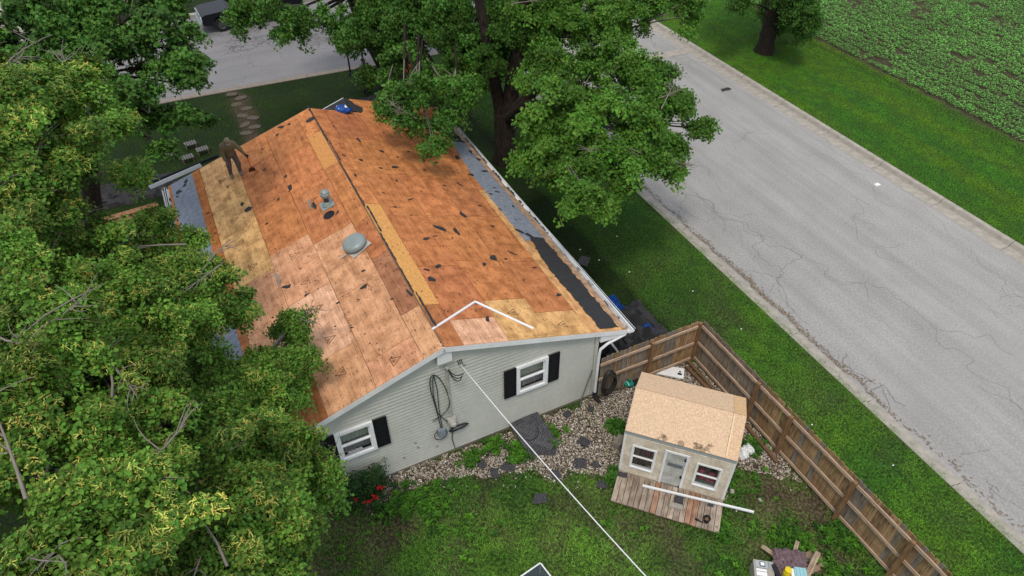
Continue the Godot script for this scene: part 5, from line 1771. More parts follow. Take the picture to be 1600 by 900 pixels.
# ------------------------------------------------------------------ people
# One skin over tapered bones: distances joined with a smooth minimum, meshed as surface nets. A bone is [a, b, ra, rb, colour].
func skin(b: MB, bones: Array, cell: float, blend: float) -> void:
	var lo := Vector3.ONE * 1e9
	var hi := Vector3.ONE * -1e9
	for q in bones:
		var r := maxf(q[2], q[3]) + cell * 3.0
		for p in [q[0], q[1]]:
			lo = lo.min(p - Vector3.ONE * r); hi = hi.max(p + Vector3.ONE * r)
	var n := Vector3i((hi - lo) / cell) + Vector3i.ONE * 2
	var sum := PackedFloat32Array(); sum.resize(n.x * n.y * n.z)
	var near := PackedFloat32Array(); near.resize(n.x * n.y * n.z); near.fill(1e9)
	var who := PackedInt32Array(); who.resize(n.x * n.y * n.z)
	for bi in bones.size():
		var q: Array = bones[bi]
		var pa: Vector3 = q[0]; var pb: Vector3 = q[1]; var ra: float = q[2]; var rb: float = q[3]
		var m := maxf(ra, rb) + maxf(blend * 3.0, cell * 2.0)
		var i0 := Vector3i((pa.min(pb) - Vector3.ONE * m - lo) / cell).max(Vector3i.ZERO)
		var i1 := (Vector3i((pa.max(pb) + Vector3.ONE * m - lo) / cell) + Vector3i.ONE).min(n - Vector3i.ONE)
		var ab := pb - pa
		var l2 := maxf(ab.length_squared(), 1e-9)
		for z in range(i0.z, i1.z + 1):
			for y in range(i0.y, i1.y + 1):
				for x in range(i0.x, i1.x + 1):
					var p := lo + Vector3(x, y, z) * cell
					var t := clampf((p - pa).dot(ab) / l2, 0, 1)
					var d := p.distance_to(pa + ab * t) - lerpf(ra, rb, t)
					var k := (z * n.y + y) * n.x + x
					sum[k] += exp(-d / blend)
					if d < near[k]:
						near[k] = d; who[k] = bi
	var val := func(k: int) -> float: return 1.0 if sum[k] <= 0.0 else -blend * log(sum[k])
	var f := PackedFloat32Array(); f.resize(sum.size())
	for k in sum.size():
		f[k] = val.call(k)
	var at := {}
	var vs := PackedVector3Array(); var cs := PackedColorArray()
	var off := [0, 1, n.x, n.x + 1, n.x * n.y, n.x * n.y + 1, n.x * n.y + n.x, n.x * n.y + n.x + 1]
	var cor := [Vector3(0, 0, 0), Vector3(1, 0, 0), Vector3(0, 1, 0), Vector3(1, 1, 0), Vector3(0, 0, 1), Vector3(1, 0, 1), Vector3(0, 1, 1), Vector3(1, 1, 1)]
	var edges := [[0, 1], [2, 3], [4, 5], [6, 7], [0, 2], [1, 3], [4, 6], [5, 7], [0, 4], [1, 5], [2, 6], [3, 7]]
	for z in n.z - 1:
		for y in n.y - 1:
			for x in n.x - 1:
				var k := (z * n.y + y) * n.x + x
				var neg := 0
				for o in off:
					if f[k + o] < 0.0:
						neg += 1
				if neg == 0 or neg == 8:
					continue
				var s := Vector3.ZERO
				var cnt := 0
				for e in edges:
					var u := f[k + off[e[0]]]; var w := f[k + off[e[1]]]
					if (u < 0.0) != (w < 0.0):
						s += (cor[e[0]] as Vector3).lerp(cor[e[1]], u / (u - w)); cnt += 1
				at[k] = vs.size()
				vs.append(lo + (Vector3(x, y, z) + s / cnt) * cell)
				var cl: Color = bones[who[k]][4]
				cs.append(cl)
	var nn := PackedVector3Array(); nn.resize(vs.size())
	var quads := []
	for k in at:
		var x: int = k % n.x; var y: int = (k / n.x) % n.y; var z: int = k / (n.x * n.y)
		for ax in 3:
			var st: int = [1, n.x, n.x * n.y][ax]
			var s1: int = [n.x, n.x * n.y, 1][ax]; var s2: int = [n.x * n.y, 1, n.x][ax]
			if [y, z, x][ax] == 0 or [z, x, y][ax] == 0:
				continue
			var u := f[k]; var w := f[k + st]
			if (u < 0.0) == (w < 0.0):
				continue
			if not (at.has(k - s1) and at.has(k - s2) and at.has(k - s1 - s2)):
				continue
			var q := [at[k], at[k - s1], at[k - s1 - s2], at[k - s2]]
			if u >= 0.0:
				q = [q[0], q[3], q[2], q[1]]
			quads.append(q)
			var nm := (vs[q[1]] - vs[q[0]]).cross(vs[q[2]] - vs[q[0]])
			for i in q:
				nn[i] += nm
	for i in nn.size():
		nn[i] = nn[i].normalized()
	for q in quads:
		for t in [[0, 1, 2], [0, 2, 3]]:
			var i: int = q[t[0]]; var j: int = q[t[1]]; var l: int = q[t[2]]
			b.v.append(vs[i]); b.v.append(vs[l]); b.v.append(vs[j])
			b.n.append(nn[i]); b.n.append(nn[l]); b.n.append(nn[j])
			b.c.append(cs[i]); b.c.append(cs[l]); b.c.append(cs[j])
			for e in 3:
				b.uv.append(Vector2.ZERO)

# a hand at the wrist, fingers along dir, palm facing the palm vector; curl bends the fingers
func hand_bones(w: Vector3, dir: Vector3, palm: Vector3, curl: float, col: Color, thumb := 1.0) -> Array:
	var out := []
	dir = dir.normalized()
	var side := dir.cross(palm).normalized()
	palm = side.cross(dir).normalized()
	for k in 4:
		var o := (k - 1.5) * 0.020
		var a := w + dir * 0.085 + side * o
		out.append([w + dir * 0.01 + side * o * 0.7, a, 0.013, 0.012, col])
		var ln: float = [0.036, 0.044, 0.042, 0.032][k]
		var ang := 0.0
		var p := a
		for j in 3:
			ang += curl * (0.7 + 0.12 * k) * [0.7, 1.1, 0.8][j]
			var q = p + (dir * cos(ang) + palm * sin(ang)) * ln * [1.0, 0.7, 0.55][j]
			out.append([p, q, 0.0095 - 0.001 * j, 0.0088 - 0.001 * j, col])
			p = q
	var t0 := w + dir * 0.03 + side * 0.03 * -thumb
	var t1 := t0 + (dir * 0.6 - side * 0.8 * thumb + palm * 0.4).normalized() * 0.04
	var t2 := t1 + (dir * 0.8 + palm * (0.3 + curl)).normalized() * 0.034
	out.append([t0, t1, 0.013, 0.011, col]); out.append([t1, t2, 0.0105, 0.009, col])
	return out

func head_parts(b: MB, c: Vector3, face: Vector3, up: Vector3, col: Color) -> void:   # head centre, facing, and up
	var x := up.cross(face).normalized()
	up = face.cross(x).normalized()
	var P := func(a, u, f): return c + x * a + up * u + face * f
	var bones := [
		[P.call(0, 0.035, -0.02), P.call(0, 0.04, 0.02), 0.082, 0.078, col],
		[P.call(0, -0.03, 0.02), P.call(0, -0.065, 0.045), 0.062, 0.038, col],
		[P.call(0, 0.012, 0.085), P.call(0, -0.022, 0.104), 0.010, 0.015, col],
		[P.call(-0.02, -0.052, 0.086), P.call(0.02, -0.052, 0.086), 0.009, 0.009, col.darkened(0.25)],
		[P.call(-0.045, 0.035, 0.075), P.call(0.045, 0.035, 0.075), 0.014, 0.014, col],
		[P.call(-0.082, 0.015, -0.01), P.call(-0.086, -0.02, 0.0), 0.016, 0.011, col],
		[P.call(0.082, 0.015, -0.01), P.call(0.086, -0.02, 0.0), 0.016, 0.011, col],
		[P.call(0, -0.06, -0.02), P.call(0, -0.15, -0.05), 0.055, 0.058, col]]
	skin(b, bones, 0.009, 0.010)
	for s in [-1, 1]:
		b.col = Color(0.5, 0.48, 0.45)
		b.blob(P.call(s * 0.032, 0.012, 0.082), Vector3(0.012, 0.008, 0.010), 8)
		b.col = Color(0.02, 0.015, 0.01)
		b.blob(P.call(s * 0.032, 0.012, 0.090), Vector3(0.006, 0.006, 0.005), 6)

func people() -> void:
	var pm := vcol(0.85, M.soft, 4.0)
	var skin_c := Color(0.30, 0.17, 0.115)
	var top := Color(0.175, 0.15, 0.085)
	var trou := Color(0.115, 0.095, 0.09)
	var boot := Color(0.25, 0.21, 0.17)
	# the roofer: local x to his left (the viewer's right), z towards the viewer
	var base := Vector3(-2.93, roof_y(-2.93), -10.98)
	var p := thing("person", "person in olive hooded top and cap stooping on the roof, gripping a long orange tool", "person", base, 0.05)
	p.scale = Vector3.ONE * 0.9
	var fy := func(x): return SLOPE * x   # the roof falls away to his right
	var fl := Vector3(0.15, fy.call(0.15) + 0.05, 0.10); var fr := Vector3(-0.17, fy.call(-0.17) + 0.05, -0.04)
	var hl := Vector3(0.10, 0.80, -0.12); var hr := Vector3(-0.10, 0.80, -0.14)
	var kl := Vector3(0.16, 0.47, 0.07); var kr := Vector3(-0.15, 0.43, -0.02)
	var wa := Vector3(0, 1.00, -0.09); var ch := Vector3(0.0, 1.24, 0.05); var nk := Vector3(0.01, 1.37, 0.15)
	var sl := Vector3(0.19, 1.28, 0.11); var sr := Vector3(-0.19, 1.26, 0.10)
	var el := Vector3(0.34, 1.07, 0.17); var wl := Vector3(0.45, 0.88, 0.28)
	var er := Vector3(-0.255, 1.00, 0.06); var wr := Vector3(-0.235, 0.76, 0.14)
	var bones := [
		[Vector3(0.04, 0.85, -0.12), Vector3(-0.04, 0.85, -0.12), 0.145, 0.145, trou], [Vector3(0, 0.88, -0.11), wa, 0.165, 0.165, top], [wa, ch, 0.165, 0.185, top], [Vector3(-0.12, 1.24, 0.06), Vector3(0.12, 1.25, 0.07), 0.14, 0.14, top],
		[ch, nk, 0.12, 0.075, top], [sl * 0.8 + ch * 0.2, sl, 0.09, 0.082, top], [sr * 0.8 + ch * 0.2, sr, 0.09, 0.082, top],
		[sl, el, 0.088, 0.07, top], [el, wl, 0.066, 0.048, top], [sr, er, 0.088, 0.07, top], [er, wr, 0.066, 0.048, top],
		[hl, kl, 0.115, 0.085, trou], [kl, fl + Vector3(0, 0.10, -0.02), 0.08, 0.065, trou], [hr, kr, 0.115, 0.085, trou], [kr, fr + Vector3(0, 0.10, -0.02), 0.08, 0.065, trou],
		[fl + Vector3(0, 0.06, -0.02), fl, 0.052, 0.05, boot], [fl + Vector3(0, -0.005, -0.05), fl + Vector3(0.03, -0.015, 0.15), 0.046, 0.04, boot],
		[fr + Vector3(0, 0.06, -0.02), fr, 0.052, 0.05, boot], [fr + Vector3(0, -0.005, -0.05), fr + Vector3(-0.03, -0.015, 0.15), 0.046, 0.04, boot]]
	var b := MB.new()
	skin(b, bones, 0.02, 0.022)
	var hand := MB.new()
	skin(b, hand_bones(wl, Vector3(0.45, -0.55, 0.4), Vector3(0.3, -0.2, -0.9), 0.85, Color(0.02, 0.02, 0.02), 1.0) + [[el.lerp(wl, 0.8), wl + Vector3(0.01, -0.012, 0.01), 0.042, 0.03, Color(0.02, 0.02, 0.02)]], 0.006, 0.006)
	skin(b, hand_bones(wr, Vector3(0.05, -0.9, 0.25), Vector3(0.9, 0, -0.2), 0.35, skin_c, -1.0) + [[er.lerp(wr, 0.8), wr + Vector3(0.0, -0.015, 0.005), 0.04, 0.028, skin_c]], 0.006, 0.006)
	head_parts(b, nk + Vector3(0.0, 0.12, 0.10), Vector3(0.12, -0.62, 0.78).normalized(), Vector3(0, 0.78, 0.62), skin_c)
	obj("body", b, pm, p)
	var cp := MB.new()
	var ct := Transform3D(Basis(Vector3.RIGHT, 0.62), nk + Vector3(0.0, 0.145, 0.095))
	cp.lathe(ct, [Vector2(0.098, 0.0), Vector2(0.10, 0.03), Vector2(0.092, 0.075), Vector2(0.06, 0.108), Vector2(0.0, 0.118)], 18)
	cp.box(ct * Transform3D(Basis(Vector3.RIGHT, 0.15), Vector3(0, 0.005, 0.125)), Vector3(0.15, 0.010, 0.10))
	obj("cap", cp, std(lin(0.27, 0.24, 0.17), 0.9, M.soft, 3.0), p)
	var hd := MB.new()
	hd.blob(nk + Vector3(0.0, 0.02, -0.06), Vector3(0.12, 0.06, 0.09), 12)
	obj("hood", hd, std(lin(0.105, 0.09, 0.055), 0.9), p)
	# the tool he holds: gloved fist closes round its grip
	var grip := p.transform * (wl + Vector3(0.045, -0.075, 0.05))
	var foot := Vector3(-2.62, roof_y(-2.62) + 0.03, -10.62)
	foot = Vector3(grip.x + 0.03, roof_y(grip.x + 0.03) + 0.03, grip.z + 0.06)
	var tool := thing("shingle_fork", "orange handled shingle fork held upright by the person on the roof", "tool", foot)
	var orange := std(lin(0.75, 0.13, 0.03), 0.5)
	var g := grip - foot
	var hm := MB.new()
	hm.tube([Vector3(0, 0.12, 0), g * 0.86], [0.02, 0.018], 10)
	obj("handle", hm, orange, tool)
	var gm := MB.new()
	gm.tube([g * 0.86, g * 1.04], [0.02, 0.02], 8)
	gm.tube([g * 1.04 + Vector3(-0.06, 0, 0), g * 1.04 + Vector3(0.06, 0, 0)], [0.018, 0.018], 8)
	obj("grip", gm, M.rubber, tool)
	var bm := MB.new()
	bm.prism(Transform3D(Basis(Vector3.RIGHT, 0.35), Vector3(0, 0.0, 0.02)), PackedVector2Array([Vector2(-0.11, 0), Vector2(-0.085, 0.03), Vector2(-0.06, 0), Vector2(-0.03, 0.03), Vector2(0, 0), Vector2(0.03, 0.03), Vector2(0.06, 0), Vector2(0.085, 0.03), Vector2(0.11, 0), Vector2(0.10, 0.16), Vector2(0.025, 0.22), Vector2(-0.025, 0.22), Vector2(-0.10, 0.16)]), 0.012)
	obj("blade", bm, std(lin(0.10, 0.035, 0.025), 0.6), tool)
	# someone on the ground beyond the roof
	var q := thing("person", "person in grey shirt and dark trousers standing on the lawn by the big trunk", "person", Vector3(4.15, 0, -21.1), 0.5)
	var grey := Color(0.16, 0.165, 0.165); var dk := Color(0.02, 0.02, 0.022)
	var b2 := MB.new()
	var bn := [
		[Vector3(0.05, 0.92, 0), Vector3(-0.05, 0.92, 0), 0.14, 0.14, dk], [Vector3(0, 0.98, 0), Vector3(0, 1.12, 0), 0.14, 0.135, grey], [Vector3(0, 1.12, 0), Vector3(0, 1.34, 0.02), 0.14, 0.15, grey], [Vector3(-0.1, 1.38, 0), Vector3(0.1, 1.38, 0), 0.10, 0.10, grey], [Vector3(0, 1.38, 0), Vector3(0, 1.47, 0.01), 0.08, 0.06, grey],
		[Vector3(0.19, 1.38, 0), Vector3(0.26, 1.12, 0.02), 0.072, 0.055, grey], [Vector3(0.26, 1.12, 0.02), Vector3(0.20, 0.93, 0.18), 0.05, 0.038, skin_c], [Vector3(-0.19, 1.38, 0), Vector3(-0.26, 1.12, 0.02), 0.072, 0.055, grey], [Vector3(-0.26, 1.12, 0.02), Vector3(-0.20, 0.93, 0.18), 0.05, 0.038, skin_c],
		[Vector3(0.09, 0.88, 0), Vector3(0.11, 0.48, 0.04), 0.10, 0.07, dk], [Vector3(0.11, 0.48, 0.04), Vector3(0.11, 0.1, -0.02), 0.068, 0.052, dk], [Vector3(-0.09, 0.88, 0), Vector3(-0.12, 0.48, 0.03), 0.10, 0.07, dk], [Vector3(-0.12, 0.48, 0.03), Vector3(-0.13, 0.1, -0.03), 0.068, 0.052, dk],
		[Vector3(0.11, 0.05, -0.05), Vector3(0.12, 0.035, 0.14), 0.045, 0.038, dk], [Vector3(-0.13, 0.05, -0.06), Vector3(-0.14, 0.035, 0.13), 0.045, 0.038, dk]]
	skin(b2, bn, 0.022, 0.022)
	skin(b2, hand_bones(Vector3(0.20, 0.93, 0.18), Vector3(-0.3, -0.3, 0.8), Vector3(-0.6, -0.5, 0), 0.6, skin_c, 1.0), 0.006, 0.006)
	skin(b2, hand_bones(Vector3(-0.20, 0.93, 0.18), Vector3(0.3, -0.3, 0.8), Vector3(0.6, -0.5, 0), 0.6, skin_c, -1.0), 0.006, 0.006)
	head_parts(b2, Vector3(0, 1.62, 0.05), Vector3(0, -0.35, 0.94).normalized(), Vector3(0, 0.94, 0.35), skin_c)
	obj("body", b2, pm, q)
	var hr2 := MB.new()
	rng.seed = 8
	hr2.blob(Vector3(0, 1.67, 0.02), Vector3(0.10, 0.095, 0.105), 12, 0.06, rng)
	obj("hair", hr2, M.black, q)

# ------------------------------------------------------------------ beyond the house
func far_things() -> void:
	rng.seed = 141
	var lp := thing("street_lamp", "slim black lamp post on the front lawn near the street", "lamp post", Vector3(3.98, -0.02, -23.37))
	var b := MB.new()
	b.lathe(Transform3D(), [Vector2(0.09, 0), Vector2(0.085, 0.12), Vector2(0.045, 0.18), Vector2(0.036, 2.12), Vector2(0.06, 2.15), Vector2(0.0, 2.16)], 12)
	obj("post", b, M.black, lp)
	b = MB.new()
	b.lathe(Transform3D(Basis(), Vector3(0, 2.16, 0)), [Vector2(0.07, 0), Vector2(0.11, 0.24), Vector2(0.0, 0.24)], 6)
	obj("lantern_glass", b, std(lin(0.35, 0.36, 0.30), 0.3), lp)
	b = MB.new()
	b.lathe(Transform3D(Basis(), Vector3(0, 2.40, 0)), [Vector2(0.14, 0), Vector2(0.10, 0.05), Vector2(0.03, 0.10), Vector2(0.0, 0.14)], 6)
	obj("lantern_cap", b, M.black, lp)
	# parked pickup: front to the left
	var tr := thing("pickup_truck", "black crew cab pickup truck parked along the far side of the street", "truck", Vector3(-1.9, -0.2225, -33.4), 0.05)
	var paint := std(lin(0.010, 0.011, 0.015), 0.4)
	paint.metallic_specular = 0.2
	paint.clearcoat_enabled = true
	paint.clearcoat = 0.25
	paint.clearcoat_roughness = 0.08
	var arch := func(cx: float) -> Array:
		var o := []
		for k in 11:
			var a := PI - PI * k / 10.0
			o.append(Vector2(cx + cos(a) * 0.46, 0.42 + sin(a) * 0.46))
		return o
	var side := [Vector2(0.0, 0.50), Vector2(0.52, 0.42)]
	side.append_array(arch.call(1.0))
	side.append_array([Vector2(1.5, 0.36), Vector2(4.1, 0.36)])
	side.append_array(arch.call(4.62))
	side.append_array([Vector2(5.1, 0.42), Vector2(5.75, 0.55), Vector2(5.78, 1.12), Vector2(4.1, 1.16), Vector2(1.75, 1.14), Vector2(1.3, 1.13), Vector2(0.25, 1.06), Vector2(0.02, 0.98)])
	b = MB.new()
	b.prism(Transform3D(Basis(), Vector3(0, 0, -0.95)), PackedVector2Array(side), 1.9)
	obj("body", b, paint, tr)
	b = MB.new()
	b.prism(Transform3D(Basis(), Vector3(0, 0, -0.80)), PackedVector2Array([Vector2(1.55, 1.13), Vector2(2.25, 1.78), Vector2(2.5, 1.83), Vector2(3.85, 1.83), Vector2(4.1, 1.70), Vector2(4.15, 1.15)]), 1.6)
	obj("cab", b, paint, tr)
	for s in [-1, 1]:
		for w in [[Vector2(1.78, 1.2), Vector2(2.32, 1.72), Vector2(2.86, 1.75), Vector2(2.86, 1.2)], [Vector2(2.96, 1.2), Vector2(2.96, 1.75), Vector2(3.75, 1.75), Vector2(3.95, 1.66), Vector2(4.0, 1.2)]]:
			b = MB.new()
			b.prism(Transform3D(Basis(), Vector3(0, 0, 0.795 if s > 0 else -0.81)), PackedVector2Array(w), 0.015)
			obj("window", b, std(lin(0.015, 0.018, 0.02), 0.05), tr)
		b = MB.new()
		b.bx(Vector3(1.9, 1.22, s * 1.02), Vector3(0.12, 0.18, 0.2))
		obj("mirror", b, paint, tr)
		b = MB.new()
		b.bx(Vector3(2.8, 0.78, s * 0.955), Vector3(3.0, 0.045, 0.02))
		obj("side_trim", b, M.metal, tr)
		b = MB.new()
		b.bx(Vector3(0.05, 0.82, s * 0.78), Vector3(0.16, 0.22, 0.32))
		obj("headlight", b, std(lin(0.6, 0.62, 0.65), 0.15), tr)
		for x in [1.0, 4.62]:
			b = MB.new()
			b.lathe(Transform3D(Basis(Vector3.RIGHT, PI / 2), Vector3(x, 0.39, s * 0.82 - 0.13)), [Vector2(0.22, 0.0), Vector2(0.37, 0.01), Vector2(0.39, 0.05), Vector2(0.39, 0.21), Vector2(0.37, 0.25), Vector2(0.22, 0.26)], 24)
			var wo := obj("wheel", b, M.rubber, tr)
			b = MB.new()
			b.lathe(Transform3D(Basis(Vector3.RIGHT, s * PI / 2), Vector3(x, 0.39, s * 0.84)), [Vector2(0.23, 0.11), Vector2(0.20, 0.08), Vector2(0.08, 0.09), Vector2(0.0, 0.10)], 16)
			obj("rim", b, M.metal_dark, wo)
	b = MB.new()
	b.bx(Vector3(-0.06, 0.52, 0), Vector3(0.16, 0.2, 1.86))
	obj("bumper", b, M.metal, tr)
	b = MB.new()
	for k in 5:
		b.bx(Vector3(-0.01, 0.68 + 0.075 * k, 0), Vector3(0.05, 0.035, 1.2))
	obj("grille", b, M.metal, tr)
	# stepping stones
	var where := [[-1.79, -23.9], [-1.45, -23.31], [-1.77, -22.72], [-1.43, -22.04], [-1.7, -21.4], [-1.33, -21.0], [-1.76, -20.5], [-1.40, -20.1], [-1.82, -19.7]]
	for k in where.size():
		b = MB.new()
		var pts := PackedVector2Array()
		for i in 8:
			var a := TAU * i / 8
			pts.append(Vector2(cos(a) * 0.30, sin(a) * 0.19) * rng.randf_range(0.85, 1.12))
		b.prism(Transform3D(Basis(Vector3.RIGHT, -PI / 2), Vector3(0, -0.03, 0)), pts, 0.06)
		var o := obj("stepping_stone", b, std(lin(0.125, 0.105, 0.082), 0.9, M.g1, 1.0))
		tag(o, "tan stepping stone in the front lawn path, %s from the street" % ["first", "second", "third", "fourth", "fifth", "sixth", "seventh", "eighth", "ninth"][k], "stepping stone", "stepping stones from the street to the house")
		o.position = Vector3(where[k][0], 0.0 if where[k][1] > -22.5 else -0.03, where[k][1])
		o.rotation.y = rng.randfn(0, 0.3)
	# low slatted stands
	for k in 4:
		var at: Vector3 = [Vector3(-5.0, 0, -18.9), Vector3(-4.45, 0, -18.4), Vector3(-4.2, 0, -19.5), Vector3(-3.8, 0, -18.8)][k]
		var c := thing("slatted_stand", ["low grey slatted stand farthest left beyond the roof's left corner", "low grey slatted stand nearest the roof's left corner", "low grey slatted stand farthest from the roof, towards the street", "low grey slatted stand nearest the stepping stones"][k], "stand", at, 0.12, "low grey slatted stands")
		for i in 5:
			b = MB.new()
			b.bx(Vector3(-0.2 + i * 0.1, 0.22, 0), Vector3(0.07, 0.03, 0.36))
			obj("slat", b, std(lin(0.15, 0.145, 0.145), 0.8), c)
		for s in [-1, 1]:
			b = MB.new()
			b.bx(Vector3(s * 0.2, 0.10, 0), Vector3(0.04, 0.20, 0.34))
			obj("leg", b, M.old_wood, c)
	# stacked planks under the linden
	for k in 6:
		b = MB.new()
		b.bx(Vector3.ZERO, Vector3(2.9, 0.05, 0.16))
		var t := rng.randf_range(0.8, 1.2)
		var o := obj("plank", b, std(lin(0.30 * t, 0.16 * t, 0.085 * t), 0.9, M.board))
		tag(o, "reddish brown plank under the linden boughs, %s of six from the back" % ["first", "second", "third", "fourth", "fifth", "sixth"][k], "plank", "planks under the linden")
		o.position = Vector3(-7.4 + rng.randfn(0, 0.1), 0.06 + 0.06 * (k % 2), -15.5 + k * 0.22)
		o.rotation.y = 0.1 + rng.randfn(0, 0.02)
	var heaps := [["tarp", "black tarp heaped on the dark lawn behind the plank pile", Vector3(-6.6, 0, -16.9), Vector3(1.5, 0.5, 0.7), M.felt_black, 1], ["tarp", "dark tarp lying against the house under the left eave", Vector3(-5.75, 0, -12.6), Vector3(0.8, 0.45, 1.9), M.felt_black, 2], ["tarp", "black tarp on the lawn near the big forked trunk", Vector3(4.9, 0, -19.7), Vector3(1.5, 0.35, 0.8), M.felt_black, 3], ["tarp", "bright blue tarp bunched beside the right eave under the maple", Vector3(6.0, 0, -9.9), Vector3(0.45, 0.8, 0.7), M.blue, 4], ["tarp", "black tarp spread under the right eave in the maple's shade", Vector3(6.15, 0, -6.6), Vector3(0.55, 0.12, 0.8), M.felt_black, 5], ["tarp", "big crumpled black tarp of torn shingles between the eave and the fence", Vector3(6.35, 0, -1.55), Vector3(1.2, 0.95, 1.2), M.felt_black, 6], ["tarp", "crumpled blue tarp end poking out past the gutter corner", Vector3(6.55, 0.1, -2.7), Vector3(0.3, 0.75, 0.36), M.blue, 7], ["tarp", "small blue tarp end on the black heap by the fence", Vector3(7.0, 0.35, -1.3), Vector3(0.13, 0.2, 0.3), M.blue, 8]]
	for h in heaps:
		b = MB.new()
		crumple(b, h[3], h[5])
		var o := obj(h[0], b, h[4])
		tag(o, h[1], "tarp")
		o.position = h[2]
	b = MB.new()
	b.bar(Vector3(-3.9, 2.86, -12.72), Vector3(-5.7, 2.34, -12.95), 0.02, 0.14)
	tag(obj("drip_edge", b, M.white_clean), "white metal length hanging past the roof's far left corner", "drip edge")
	b = MB.new()
	b.bar(Vector3(-3.3, 2.98, -12.86), Vector3(-6.0, 2.30, -13.15), 0.05, 0.10)
	tag(obj("board", b, M.black_matte), "dark board beside the white length at the roof's far left corner", "board")
	b = MB.new()
	b.lathe(Transform3D(), [Vector2(0.0, 0.01), Vector2(0.16, 0.0), Vector2(0.19, 0.38), Vector2(0.20, 0.38), Vector2(0.20, 0.40), Vector2(0.18, 0.40), Vector2(0.15, 0.03), Vector2(0, 0.03)], 18)
	var bk := obj("bucket", b, std(lin(0.60, 0.16, 0.03), 0.5))
	tag(bk, "orange bucket on the lawn behind the big forked trunk", "bucket")
	bk.position = Vector3(6.7, 0.0, -22.5)
	# litter
	b = MB.new()
	crumple(b, Vector3(0.11, 0.04, 0.08), 21)
	var lt := obj("litter", b, M.white_clean)
	tag(lt, "white scrap of paper on the road near the far kerb", "litter")
	lt.position = Vector3(20.35, -0.195, -4.6)
	for k in 9:
		b = MB.new()
		crumple(b, Vector3(0.022, 0.015, 0.016), 30 + k)
		var o := obj("litter", b, M.white_clean)
		tag(o, "tiny white scrap on the roadside lawn, %s" % ["beside the black tarp", "under the maple boughs", "just beyond the lone shingle", "half way from maple to fence corner", "between the fence and kerb, nearest the viewer", "close to the right eave", "beyond the fence corner", "by the kerb outside the playhouse", "against the outside of the fence"][k], "litter", "tiny white scraps on the lawn")
		var p: Vector2 = [Vector2(8.2, -4.2), Vector2(8.9, -6.1), Vector2(7.6, -5.2), Vector2(9.6, -2.5), Vector2(10.2, 5.3), Vector2(7.3, -6.0), Vector2(9.9, -0.4), Vector2(9.2, 3.4), Vector2(8.4, 1.7)][k]
		o.position = Vector3(p.x, ground_h(p.x, p.y) + 0.05, p.y)
	b = MB.new()
	b.prism(Transform3D(Basis(Vector3.RIGHT, -PI / 2), Vector3.ZERO), ragged([Vector2(-0.3, -0.14), Vector2(0.3, -0.1), Vector2(0.26, 0.14), Vector2(-0.2, 0.12)], 0.1, 0.03, 5), 0.012)
	var pt := obj("road_patch", b, M.felt_black)
	tag(pt, "dark stain of old tar on the road beside the far kerb", "road patch")
	pt.position = Vector3(20.2, -0.19, -14.0)

func crumple(b: MB, s: Vector3, sd: int) -> void:   # a sheet thrown down in folds: half sizes in x and z, height in y
	var n := 22
	var f := noise(sd, 1.4 / maxf(0.3, (s.x + s.z) * 0.5), 4, FastNoiseLite.TYPE_SIMPLEX_SMOOTH)
	f.fractal_type = FastNoiseLite.FRACTAL_RIDGED
	var g := []
	for i in n + 1:
		var row := []
		for k in n + 1:
			var u := -1.0 + 2.0 * i / n; var w := -1.0 + 2.0 * k / n
			var a := atan2(w, u)
			var edge := 1.0 + 0.22 * f.get_noise_2d(cos(a) * 2.0 + 50, sin(a) * 2.0)
			var r := maxf(absf(u), absf(w))
			var q := Vector2(u, w) * lerpf(1.0, 0.86, clampf(Vector2(u, w).length() - 1.0, 0, 1))
			var h := (0.5 + 0.55 * f.get_noise_2d(u * s.x * 1.2, w * s.z * 1.2)) * pow(maxf(0.0, 1.0 - pow(r, 3.0)), 0.7)
			row.append(Vector3(q.x * s.x * edge, 0.012 + maxf(0.0, h) * s.y, q.y * s.z * edge))
		g.append(row)
	for i in n:
		for k in n:
			b.quad(g[i][k], g[i][k + 1], g[i + 1][k + 1], g[i + 1][k])
	for i in n:
		for e in [[g[i][0], g[i + 1][0]], [g[i + 1][n], g[i][n]], [g[0][i + 1], g[0][i]], [g[n][i], g[n][i + 1]]]:
			b.quad(e[0] - Vector3(0, 0.012, 0), e[1] - Vector3(0, 0.012, 0), e[1], e[0])

